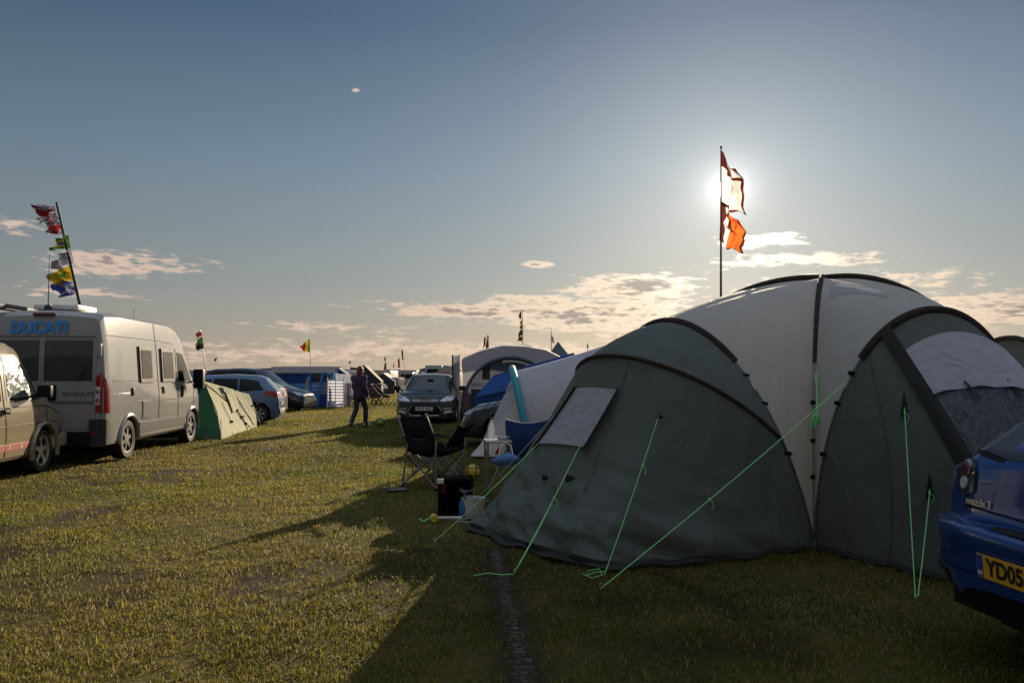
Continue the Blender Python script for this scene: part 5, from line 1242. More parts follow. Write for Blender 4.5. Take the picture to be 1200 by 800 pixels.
    for q in (1, -1):
        a = V(LEG[q][2]); tip = -.04 if q > 0 else -.0
        f = MB(); up = V((0, 0, 1)); z0 = .035 if q > 0 else .05
        f.tube([V((a.x, a.y - .07, z0 + .015 + (.04 if q < 0 else 0))), V((a.x, a.y, z0 + .012 + (.02 if q < 0 else 0))), V((a.x, a.y + .1, z0)), V((a.x, a.y + .19, z0 - .004)), V((a.x, a.y + .215, z0 - .008))], [.035, .047, .046, .04, .018], 12, flat=(1, .85)); f.build('trainer', M['trainer'], t)
    h = MB(); h.ball(hd + V((-.004, -.018, .022)), (.088, .1, .112), 20, 14); h.ball(hd + V((-.01, -.05, -.05)), (.082, .06, .075), 16, 10)
    ho = remeshed(h, 'hair', M['hair'], t, .011, 3)
    for v in ho.data.vertices:
        v.co += v.normal * .012 * mnoise.noise(v.co * 22)
person()

# ------------------------------------------------------------------ flags
M['f_white'] = cloth('white_flag_cloth', (.85, .82, .78), transl=.9, wr=.2, wscale=7); M['f_orange'] = cloth('orange_flag_cloth', (.8, .16, .03), transl=.9, wr=.2, wscale=7, trcol=(.85, .16, .03))
M['f_maroon'] = cloth('maroon_flag_cloth', (.16, .03, .025), transl=.5, wr=.2); M['f_navy'] = cloth('navy_flag_cloth', (.02, .025, .09), transl=.3, wr=.2)
M['f_red'] = cloth('red_flag_cloth', (.28, .025, .03), transl=.35, wr=.2); M['f_green'] = cloth('green_flag_cloth', (.035, .13, .02), transl=.4, wr=.2)
M['f_yellow'] = cloth('yellow_flag_cloth', (.4, .3, .02), transl=.35, wr=.2); M['f_grey'] = cloth('pale_flag_cloth', (.28, .28, .34), transl=.35, wr=.2); M['f_dark'] = cloth('dark_flag_cloth', (.035, .03, .03), transl=.3, wr=.2); M['f_blue'] = cloth('blue_flag_cloth', (.03, .06, .3), transl=.4, wr=.2)
def flag(root, O, q, Y, mats, fn=None, amp=.1, nw=2.2, nu=22, nv=14, curl=.0, ph=0.):
    """q: four picture corners hoist top, fly top, fly bottom, hoist bottom, all hung at distance Y; cloth ripples in depth"""
    c = [P(a, b, Y) for a, b in q]
    mb = MB(); W = (c[1] - c[0]).length
    def S(u, v):
        p = lerp(lerp(c[0], c[1], u), lerp(c[3], c[2], u), v)
        return p + V((W * .06 * math.sin(5 * v + ph) * u, amp * u * math.sin(nw * PI * u + 2.2 * v + ph) + amp * .5 * math.sin(7 * v + 3 * u + ph) * u, W * .09 * math.sin(nw * PI * u + 1.5 * v + ph) * u)) + V((mnoise.noise(V((u * 3, v * 4, ph))), 1.5 * mnoise.noise(V((u * 4, v * 5, ph + 7))), mnoise.noise(V((u * 3, v * 4, ph + 3))))) * (W * .16 * min(1, u * 3))
    vs = [S(i / nu, j / nv) for i in range(nu + 1) for j in range(nv + 1)]; w = nv + 1
    for i in range(nu):
        for j in range(nv):
            mi = fn((i + .5) / nu, (j + .5) / nv) if fn else 0
            mb.add([vs[i * w + j], vs[(i + 1) * w + j], vs[(i + 1) * w + j + 1], vs[i * w + j + 1]], [(0, 1, 2, 3)], mi)
    o = mb.build('flag', [M[m] for m in mats], root, O)
    return o
Yf = 13.4; base = V((P(843, 400, Yf).x, Yf, 0)); top = P(845, 174, Yf)
t = thing('flagpole', 'tall thin flagpole behind the big dome tent flying white and orange flags', 'flagpole', base)
mb = MB(); mb.tube([base, lerp(base, top, .5), top], [.028, .02, .011], 8); mb.ball(top + V((0, 0, .02)), .022, 8, 6); mb.build('pole', M['pole_black'], t, base)
flag(t, base, [(845, 176), (860, 198), (874, 253), (845, 240)], Yf, ['f_white', 'f_maroon', 'f_orange'], lambda u, v: 1 if (u < .5 and v < .28) or u > .93 or (abs(v - .33) < .05 and u > .3) or v > .96 else 0, amp=.2, nw=3.2)
flag(t, base, [(845, 236), (871, 264), (869, 297), (843, 282)], Yf, ['f_orange', 'f_white', 'f_maroon'], lambda u, v: 2 if u < .16 or .36 < u < .46 else (1 if u < .36 else (2 if u > .95 or v > .95 else 0)), amp=.16, nw=2.8)

Yp = 15.6; pb = P(95, 363, Yp); pt_ = P(66, 237, Yp)
t = thing('flagpole', 'leaning black pole on the camper van roof flying six small flags', 'flagpole', pb)
mb = MB(); mb.tube([pb + V((0, 0, -.12)), pb, pt_], [.03, .03, .02], 8); mb.build('pole', M['pole_black'], t, pb)
uk = lambda u, v: 1 if abs(u - .5) < .09 or abs(v - .5) < .12 else (2 if abs(abs(u - .5) - abs(v - .5)) < .1 or abs(u - .5) < .16 or abs(v - .5) < .2 else 0)
flag(t, pb, [(68, 255), (50, 238), (46, 262), (70, 257)], Yp, ['f_navy', 'f_red', 'f_grey'], uk, amp=.18, nw=3.4)
flag(t, pb, [(64, 242), (42, 240), (47, 258), (66, 248)], Yp + .1, ['f_navy', 'f_red', 'f_grey'], lambda u, v: int(v * 7) % 3, amp=.18, nw=3.4, ph=1)
flag(t, pb, [(68, 258), (58, 262), (52, 274), (76, 274)], Yp, ['f_navy', 'f_red', 'f_grey'], uk, amp=.18, nw=3.4, ph=2)
flag(t, pb, [(80, 275), (66, 282), (57, 294), (83, 291)], Yp, ['f_green', 'f_yellow', 'f_blue'], lambda u, v: 2 if (u - .5) ** 2 + (v - .5) ** 2 < .02 else (1 if abs(u - .5) + abs(v - .5) < .4 else 0), amp=.18, nw=3.4, ph=3)
flag(t, pb, [(83, 292), (66, 300), (63, 315), (87, 308)], Yp, ['f_grey'], None, amp=.2, nw=3.4, ph=4)
flag(t, pb, [(82, 311), (59, 320), (68, 333), (87, 328)], Yp, ['f_yellow', 'f_green'], lambda u, v: 1 if (u - .45) ** 2 + (v - .5) ** 2 < .025 else 0, amp=.2, nw=3.4, ph=5)
flag(t, pb, [(87, 329), (64, 331), (74, 348), (90, 345)], Yp, ['f_blue', 'f_grey'], lambda u, v: 1 if abs(u - v) < .14 or abs(u + v - 1) < .1 else 0, amp=.18, nw=3.4, ph=6)

def far_flag(label, x, ytop, ybase, Y, flags, r=.02, dx=0):
    b = P(x + dx, ybase, Y); tp = P(x, ytop, Y); g0 = V((b.x, Y, 0))
    t = thing('flagpole', label, 'flagpole', g0)
    mb = MB(); mb.tube([g0, b, tp], [r, r, r * .6], 6); mb.build('pole', M['steel'], t, g0)
    for k, (q, mats, fn) in enumerate(flags): flag(t, g0, q, Y, mats, fn, amp=.15, nu=10, nv=6, ph=k * 1.7)
def droop(x, y0, y1, w, s=-1): return [(x, y0), (x + s * w, y0 + (y1 - y0) * .35), (x + s * w * .7, y1), (x, y1 - 2)]
far_flag('pole with red over green and dark flags beyond the camper van', 235, 387, 432, 34, [([(235, 387), (228, 392), (229, 397), (237, 393)], ['f_red', 'f_maroon'], lambda u, v: int(v * 3) % 2), ([(237, 394), (230, 399), (231, 404), (238, 401)], ['f_green'], None), ([(238, 401), (231, 404), (232, 411), (239, 408)], ['f_dark'], None)], dx=6)
far_flag('pole with one red, yellow and green triangular flag above the blue frame tent', 363, 396, 430, 44, [([(363, 397), (351, 406), (351, 408), (363, 413)], ['f_red', 'f_yellow', 'f_green'], lambda u, v: 2 if u < .25 else (1 if u < .45 else 0))], dx=1)
far_flag('tiny lone dark flag low in the sky over the pale blue hatchback', 253, 419, 432, 90, [([(254, 419), (250, 421), (251, 424), (254, 422)], ['f_dark'], None)])
far_flag('tiny dark flag just over the walker', 411, 422, 432, 90, [([(411, 423), (408, 423.5), (408.5, 426), (411, 426)], ['f_maroon'], None)])
far_flag('two stacked dark flags on the pole nearest the walker', 452, 417, 436, 80, [([(452, 417.5), (450, 420), (450, 424), (452, 422)], ['f_dark'], None), ([(452.5, 424), (450, 427), (450.5, 433), (453, 432)], ['f_dark'], None)])
far_flag('smallest thin dark flag in the row over the far caravans', 462, 424, 438, 95, [([(462.5, 424), (461, 427), (460, 431), (461.5, 430)], ['f_dark'], None)])
far_flag('dark flag on a short pole in the row over the far caravans', 468, 418, 437, 85, [([(468, 418.5), (466, 422), (466, 431), (469, 430)], ['f_dark', 'f_maroon'], lambda u, v: int(v * 2))])
far_flag('highest dark flag in the row over the far caravans', 472, 409, 437, 80, [([(472, 409.5), (470, 412), (471, 421), (473, 422)], ['f_dark'], None)], dx=2)
far_flag('two ragged brown flags flying over the grey awning', 571, 392, 411, 32, [([(569, 394), (567, 396), (566, 409), (569, 404)], ['f_dark', 'f_yellow'], lambda u, v: 0), ([(572.5, 392), (570, 396), (569.5, 409), (573, 409)], ['f_dark', 'f_yellow'], lambda u, v: int(v * 5 + u * 3) % 3 == 2)])
far_flag('tall pole with a long twisted string of dark flags', 612, 363, 412, 38, [([(611, 364), (608, 368), (608, 372), (611, 374)], ['f_dark'], None), ([(611.5, 373), (609, 379), (610, 386), (612.5, 384)], ['f_dark', 'f_yellow'], lambda u, v: int(v * 3) % 2), ([(612.5, 384), (609, 389), (606, 399), (612, 400)], ['f_dark', 'f_yellow'], lambda u, v: int(v * 4) == 2)], dx=1)
far_flag('pole with a limp pale flag at the tip of the pointed marquee', 646, 384, 402, 40, [([(646, 391), (648, 395), (650, 402), (646.5, 401)], ['f_dark', 'f_grey'], lambda u, v: int(v * 4) % 2)])
far_flag('short stub of a flag beyond the lilac grey tent', 689, 402, 412, 30, [([(689, 402.5), (688, 404), (688, 408), (689.5, 406)], ['f_dark'], None)])

# ------------------------------------------------------------------ far end of the field
def far_van(name, label, cat, cx, Y, w, h, z0, bm, extra=None, length=5.0, win=True, rot=0):
    x = P(cx, 440, Y).x; O = V((x, Y, 0)); t = thing(name, label, cat, O, rot)
    mb = MB(); mb.box((0, length / 2, z0 + (h - z0) / 2), (w, length, h - z0), bev=.18); mb.build('body', M[bm], t)
    if win:
        mb = MB(); mb.box((0, -.0, h * .66), (w * .78, .06, h * .24), bev=.02); mb.build('window', M['glass'], t)
    for s_ in (-1, 1):
        mb = MB(); mb.box((s_ * w * .42, -.01, h * .4), (w * .1, .06, h * .14), bev=.015); mb.build('tail_lamp', M['redlens'], t)
    for s_ in (-1, 1):
        for yy in (.9, length - 1):
            mb = MB(); mb.lathe([(.18, -.1), (.33, -.1), (.34, 0), (.33, .1), (.18, .1)], Matrix.Translation((s_ * (w / 2 - .12), yy, .34)) @ Matrix.Rotation(PI / 2, 4, 'Y'), 16); mb.build('wheel', M['tyre'], t)
    mb = MB(); mb.box((0, 0, z0 + .12), (w * .96, .14, .2), bev=.03); mb.build('bumper', M['dkgrey'], t)
    if extra: extra(t)
    return t
M['palewhite'] = mat('white_caravan_panels', (.4, .42, .44), .4, var=.12, vscale=2, spec=.2)
M['redcar'] = paint('red_car_paint', (.25, .015, .02))
def strip_(t): 
    mb = MB(); mb.box((0, -.03, 2.18), (1.5, .05, .16)); mb.build('sign_band', M['f_navy'], t)
far_van('camper_van', 'far white camper van parked square behind the roof of the dark grey car', 'camper van', 508, 97, 2.1, 2.72, .3, 'palewhite', strip_)
far_van('caravan', 'far pale caravan under the row of dark flags', 'caravan', 478, 92, 2.05, 2.1, .35, 'palewhite')
far_van('small_van', 'dark red van glimpsed between the far white camper van and the grey awning', 'van', 524, 60, 1.8, 1.75, .25, 'redcar')
far_van('caravan', 'rounded pale caravan tucked against the blue canvas panel', 'caravan', 527, 75, 2.1, 2.25, .4, 'cream', win=False)
far_van('caravan', 'cream caravan end showing past the brown tent beside the walker', 'caravan', 444, 72, 2.1, 1.95, .35, 'cream')
far_van('small_van', 'white van end low behind the striped windbreak', 'van', 408, 62, 1.9, 1.75, .3, 'palewhite')
far_van('car', 'tiny silver car down the far end of the lane', 'car', 455, 66, 1.75, 1.3, .2, 'silvercar', length=4)
far_van('caravan', 'low white caravan roof on the skyline between the camper van and the pale blue hatchback', 'caravan', 229, 60, 2.6, 1.85, .35, 'palewhite')
def far_tent(name, label, pts, m): return ridge_tent(name, label, (P(*pts[0]).x, P(*pts[0]).y, 0), [P(*p) for p in pts], m[0], m[1])
far_tent('ridge_tent', 'dark tent with a brown lit edge leaning right beyond the walker', [(426, 427, 52), (432, 429, 58), (447, 447, 52), (449, 446, 58), (410, 449, 52), (416, 447, 58)], (('brown_c', 'charc_c'), 'charc_c'))
far_tent('ridge_tent', 'dark green tent with a pale edge at the far end of the lane', [(449, 437, 64), (455, 437, 70), (463, 447, 64), (466, 446, 70), (440, 447, 64), (447, 446, 70)], (('palegrey', 'charc_c'), 'charc_c'))
far_tent('ridge_tent', 'pale blue sloping tent roof between the blue frame tent and the walker', [(396, 431, 50), (400, 431, 56), (418, 446, 50), (420, 445, 56), (386, 445, 50), (392, 444, 56)], (('slate_c', 'slate_c'), 'blue_c'))
far_tent('ridge_tent', 'brown low tent flap tucked behind the striped windbreak', [(393, 438, 43), (396, 438, 46), (411, 447, 43), (412, 447, 46), (388, 447, 43), (390, 447, 46)], (('palegrey', 'brown_c'), 'brown_c'))
far_tent('ridge_tent', 'dark blue tent ridge behind the green and cream tent', [(225, 435, 42), (262, 434, 44), (222, 446, 41), (262, 446, 42), (228, 446, 44), (264, 446, 46)], (('dkblue_c', 'dkblue_c'), 'dkblue_c'))
rs = random.Random(21)
for k, (cx, Y, w, h, m) in enumerate(((216, 95, 2.1, 2.2, 'slate_c'), (246, 110, 3.6, 2.0, 'palegrey'), (262, 85, 2.8, 1.9, 'dkblue_c'), (281, 120, 4.2, 2.3, 'palegrey'), (300, 100, 3, 2.0, 'slate_c'), (318, 115, 3.6, 2.3, 'brown_c'), (338, 98, 3.2, 2.2, 'palegrey'), (352, 90, 2.6, 2.2, 'charc_c'), (381, 88, 3.2, 2.2, 'slate_c'), (402, 94, 3.4, 2.3, 'palegrey'), (421, 100, 3.4, 2.5, 'brown_c'), (434, 110, 3.2, 2.3, 'palegrey'), (459, 120, 3.4, 2.4, 'slate_c'), (489, 110, 3.4, 2.2, 'palegrey'), (519, 118, 3.6, 2.5, 'charc_c'), (530, 90, 3, 2.6, 'slate_c'))):
    x = P(cx, 440, Y).x
    far = ridge_tent('far_tent', 'small tent or canvas shelter in the distant row along the skyline', (x, Y, 0), [(x - w * .35, Y + .3, h), (x + w * .35, Y + 2.6, h * rs.uniform(.9, 1)), (x - w * .5, Y, .9), (x + w * .5, Y, .9), (x - w * .5, Y + 3, .9), (x + w * .5, Y + 3, .9)], (m, m), m)
    far['group'] = 'tents in the distant row along the skyline'
# pushchair on the lane edge
O = V((P(449, 440, 38.5).x, 38.5, 0))
t = thing('pushchair', 'dark pushchair with a pale hood standing at the edge of the lane', 'pushchair', O, R(-20))
mb = MB(); mb.grid(lambda u, v: V((lerp(-.35, .3, u), lerp(-.22, .22, v), .45 + .35 * (1 - u) ** 2 - .06 * math.sin(PI * v))), 8, 6); mb.build('seat', M['chairblack'], t)
mb = MB(); mb.grid(lambda u, v: V((-.2 + .38 * math.cos(lerp(.3, 2.4, u)), lerp(-.23, .23, v), .72 + .36 * math.sin(lerp(.3, 2.4, u)))), 10, 6); mb.build('hood', M['slate_c'], t)
for s_ in (-1, 1):
    mb = MB(); mb.tube([(.42, s_ * .22, .12), (-.1, s_ * .22, .6), (-.55, s_ * .22, 1.02)], .016, 6); mb.tube([(-.35, s_ * .24, .14), (.1, s_ * .22, .55)], .014, 6); mb.build('frame', M['steel'], t)
    for x, r in ((.42, .11), (-.35, .15)):
        mb = MB(); mb.lathe([(r * .75, -.02), (r, -.02), (r, .02), (r * .75, .02), (r * .75, -.02)], Matrix.Translation((x, s_ * .26, r)) @ Matrix.Rotation(PI / 2, 4, 'X'), 18); mb.build('wheel', M['tyre'], t)
mb = MB(); mb.tube([(-.55, -.22, 1.02), (-.57, 0, 1.04), (-.55, .22, 1.02)], .018, 6); mb.build('handle', M['black'], t)
# bicycles leaning behind the walker
def bicycle(label, x, Y, rz):
    O = V((P(x, 440, Y).x, Y, 0)); t = thing('bicycle', label, 'bicycle', O, rz)
    for xx in (-.52, .52):
        mb = MB(); mb.tube([V((xx + .33 * math.cos(a), 0, .34 + .33 * math.sin(a))) for a in np.linspace(0, 2 * PI, 25)], .018, 6, cap=False)
        for k in range(8): a = k * PI / 4; mb.tube([(xx, 0, .34), (xx + .32 * math.cos(a), 0, .34 + .32 * math.sin(a))], .003, 4)
        mb.build('wheel', M['tyre'], t)
    mb = MB()
    for a, b in (((-.52, .34), (-.08, .3)), ((-.52, .34), (-.2, .82)), ((-.08, .3), (-.22, .88)), ((-.08, .3), (.36, .76)), ((-.2, .8), (.34, .84)), ((.33, .92), (.52, .34))): mb.tube([(a[0], 0, a[1]), (b[0], 0, b[1])], .017, 6)
    mb.build('frame', M['redcar'], t)
    mb = MB(); mb.box((-.24, 0, .92), (.26, .13, .05), bev=.02); mb.build('saddle', M['black'], t)
    mb = MB(); mb.tube([(.3, -.28, .98), (.33, 0, .95), (.3, .28, .98)], .014, 6); mb.build('handlebar', M['black'], t)
bicycle('bicycle standing half hidden beside the walker', 432, 39, R(14)); 
bicycle('bicycle parked nose to tail with the pushchair', 440, 40, R(-30))
t = camp_chair('camping_chair', 'pale folding chair far down the lane between walker and windbreak', 'chair', (P(414, 440, 38).x, 38, 0), R(-60), back=.9, cl='palegrey', pads=False)
# person sitting / bags omitted
# ------------------------------------------------------------------ far wood
M['leaf'] = mat('far_wood_leaves', (.035, .045, .028), .8, var=.5, vscale=.4, transl=.15)
def wood():
    vs, fs = [], []
    rs = random.Random(5)
    def leafclump(c, r, n):
        for _ in range(n):
            d = V((rs.gauss(0, 1), rs.gauss(0, 1), rs.gauss(0, 1))); d.normalize(); p = c + d * r * rs.random() ** .33; p.z = max(p.z, .1)
            s_ = r * .16 * rs.uniform(.6, 1.3); a = V((rs.gauss(0, 1), rs.gauss(0, 1), rs.gauss(0, 1))).normalized(); b = a.orthogonal().normalized()
            k = len(vs); vs.extend([p + a * s_, p + b * s_, p - a * s_, p - b * s_]); fs.append((k, k + 1, k + 2, k + 3))
    def band(px0, px1, y0, y1, Y, n):
        for i in range(n):
            px = rs.uniform(px0, px1); h = P(px, lerp(y0, y1, rs.random()), Y).z; x = P(px, 440, Y).x
            r = max(.9, h * .42); leafclump(V((x, Y + rs.uniform(-8, 8), max(r * .6, h - r))), r, 150); leafclump(V((x, Y, h * .3)), r, 60)
    band(482, 500, 433.5, 436, 210, 14); band(495, 512, 431, 434, 215, 14); band(520, 536, 428.5, 433, 210, 12)
    band(-60, 480, 435.2, 437.6, 330, 150); band(530, 1260, 434.5, 437.5, 330, 190); band(228, 330, 433.5, 435.5, 260, 40)
    me = bpy.data.meshes.new('far_wood'); me.from_pydata([tuple(v) for v in vs], [], fs); me.materials.append(M['leaf'])
    o = bpy.data.objects.new('far_wood', me); COL.objects.link(o); tag(o, 'low dark line of distant trees along the horizon', 'trees', kind='stuff')
wood()
# ------------------------------------------------------------------ ground
# hash noise shared by ground colour (as an attribute-free formula) and blade placement
def vnoise(x, y, s, seed=0):
    x = np.asarray(x) / s; y = np.asarray(y) / s
    xi, yi = np.floor(x).astype(np.int64), np.floor(y).astype(np.int64); fx, fy = x - xi, y - yi
    fx, fy = fx * fx * (3 - 2 * fx), fy * fy * (3 - 2 * fy)
    def h(a, b):
        n = (a * 374761393 + b * 668265263 + seed * 982451653) & 0x7fffffff
        n = ((n ^ (n >> 13)) * 1274126177) & 0x7fffffff
        return ((n ^ (n >> 16)) & 0xffff) / 65535.0
    return (h(xi, yi) * (1 - fx) + h(xi + 1, yi) * fx) * (1 - fy) + (h(xi, yi + 1) * (1 - fx) + h(xi + 1, yi + 1) * fx) * fy
def bumps(x, y):
    return (vnoise(x, y, 1.3, 3) - .5) * .03 + (vnoise(x, y, .45, 4) - .5) * .016
LINE = [G(578, 636), G(592, 690), G(604, 740), G(622, 830)]
def line_x(y):
    ys = [p.y for p in LINE][::-1]; xs = [p.x for p in LINE][::-1]; return np.interp(y, ys, xs)
def dirt_mask(x, y):
    """0..1 bare earth: wheel track by the vans, worn strips, the chalk line, trodden patches"""
    n = vnoise(x, y, .5, 7) * .5 + vnoise(x, y, .16, 8) * .3 + vnoise(x, y, 1.9, 9) * .4
    a0, a1 = G(-40, 604), G(175, 527)
    tx = a1.x - a0.x; ty = a1.y - a0.y; L = math.hypot(tx, ty); tx /= L; ty /= L
    dd = np.abs((x - a0.x) * -ty + (y - a0.y) * tx); track = np.clip(1 - dd / .55, 0, 1) * 1.1
    lx = np.abs(x - line_x(y)); ln = np.where((y < 6.9), np.clip(1.15 - lx / .22, 0, 1), 0)
    b0, b1 = G(780, 672), G(960, 770)
    ux, uy = b1.x - b0.x, b1.y - b0.y; L2 = math.hypot(ux, uy); ux /= L2; uy /= L2
    along = (x - b0.x) * ux + (y - b0.y) * uy; st = np.clip(1.1 - np.abs((x - b0.x) * -uy + (y - b0.y) * ux) / .16, 0, 1) * (along > -.2) * (along < L2)
    c0 = G(730, 705); sp_ = np.clip(1.2 - np.hypot((x - c0.x) / .5, (y - c0.y) / .28), 0, 1)
    patch = np.clip((vnoise(x, y, 1.1, 21) * .6 + vnoise(x, y, .37, 22) * .4 - .585) * 5, 0, 1)
    m = np.maximum.reduce([track * np.clip(n * 1.5 - .2, 0, 1), ln * .95, st * np.clip(n * 1.8 - .2, 0, 1), sp_ * np.clip(n * 1.8 - .2, 0, 1), patch * .95])
    return np.clip(m, 0, 1)
def ground():
    m, nt, N, L = nt_new('field_turf'); out = N.new('ShaderNodeOutputMaterial'); b = N.new('ShaderNodeBsdfPrincipled'); tc = N.new('ShaderNodeTexCoord'); src = tc.outputs['Object']
    def noise(s, d=5, st=None):
        n = N.new('ShaderNodeTexNoise'); n.inputs['Scale'].default_value = s; n.inputs['Detail'].default_value = d; n.inputs['Roughness'].default_value = .65; L.new(src, n.inputs['Vector']); return n.outputs['Fac']
    def ramp(f, els):
        r = N.new('ShaderNodeValToRGB')
        while len(r.color_ramp.elements) < len(els): r.color_ramp.elements.new(.5)
        for e, (p, c) in zip(r.color_ramp.elements, els): e.position = p; e.color = (*c, 1)
        L.new(f, r.inputs[0]); return r.outputs[0]
    def mix(f, a, c, mode='MIX'):
        x = N.new('ShaderNodeMix'); x.data_type = 'RGBA'; x.blend_type = mode
        if isinstance(f, float): x.inputs['Factor'].default_value = f
        else: L.new(f, x.inputs['Factor'])
        L.new(a, x.inputs['A']); L.new(c, x.inputs['B']); return x.outputs['Result']
    g1 = ramp(noise(.9, 6), [(.3, (.045, .045, .014)), (.5, (.11, .09, .026)), (.68, (.20, .15, .05))])
    g2 = ramp(noise(30, 3), [(.3, (.035, .04, .012)), (.7, (.13, .105, .035))])
    g = mix(.5, g1, g2)
    at = N.new('ShaderNodeAttribute'); at.attribute_name = 'bare'
    d = ramp(noise(25, 5), [(.3, (.022, .015, .007)), (.7, (.06, .042, .02))])
    c = mix(at.outputs['Fac'], g, d)
    L.new(c, b.inputs['Base Color']); b.inputs['Roughness'].default_value = .95; b.inputs['Specular IOR Level'].default_value = .1
    bp = N.new('ShaderNodeBump'); bp.inputs['Strength'].default_value = .9; bp.inputs['Distance'].default_value = .05; L.new(noise(38, 6), bp.inputs['Height']); L.new(bp.outputs[0], b.inputs['Normal'])
    L.new(b.outputs[0], out.inputs[0])
    # one sheet: fine near the camera, coarse to the horizon
    def axis(lo, hi, step, far):
        a = list(np.arange(lo, hi + 1e-6, step)); s_ = step; x = hi
        while x < far: s_ *= 1.35; x += s_; a.append(x)
        x = lo; s_ = step
        while x > -far: s_ *= 1.35; x -= s_; a.insert(0, x)
        return np.array(a)
    xs, ys = axis(-9, 5, .06, 3200), axis(2.0, 15, .06, 3200)
    X, Y = np.meshgrid(xs, ys, indexing='ij'); Z = bumps(X, Y) * np.clip((60 - np.hypot(X, Y)) / 40, 0, 1) - .008
    dm = dirt_mask(X, Y); Z = Z - dm * .012
    nx, ny = X.shape
    me = bpy.data.meshes.new('ground'); co_ = np.stack([X, Y, Z], -1).reshape(-1, 3)
    i = np.arange(nx - 1)[:, None] * ny + np.arange(ny - 1)[None]; q = np.stack([i, i + ny, i + ny + 1, i + 1], -1).reshape(-1, 4)
    me.vertices.add(len(co_)); me.vertices.foreach_set('co', co_.ravel().astype(np.float32))
    me.loops.add(q.size); me.loops.foreach_set('vertex_index', q.ravel().astype(np.int32))
    me.polygons.add(len(q)); me.polygons.foreach_set('loop_start', (np.arange(len(q)) * 4).astype(np.int32)); me.polygons.foreach_set('loop_total', np.full(len(q), 4, np.int32))
    me.update(calc_edges=True); me.polygons.foreach_set('use_smooth', np.ones(len(q), bool))
    a = me.attributes.new('bare', 'FLOAT', 'POINT'); a.data.foreach_set('value', dm.ravel().astype(np.float32))
    me.materials.append(m); o = bpy.data.objects.new('ground', me); COL.objects.link(o); tag(o, kind='structure')
ground()
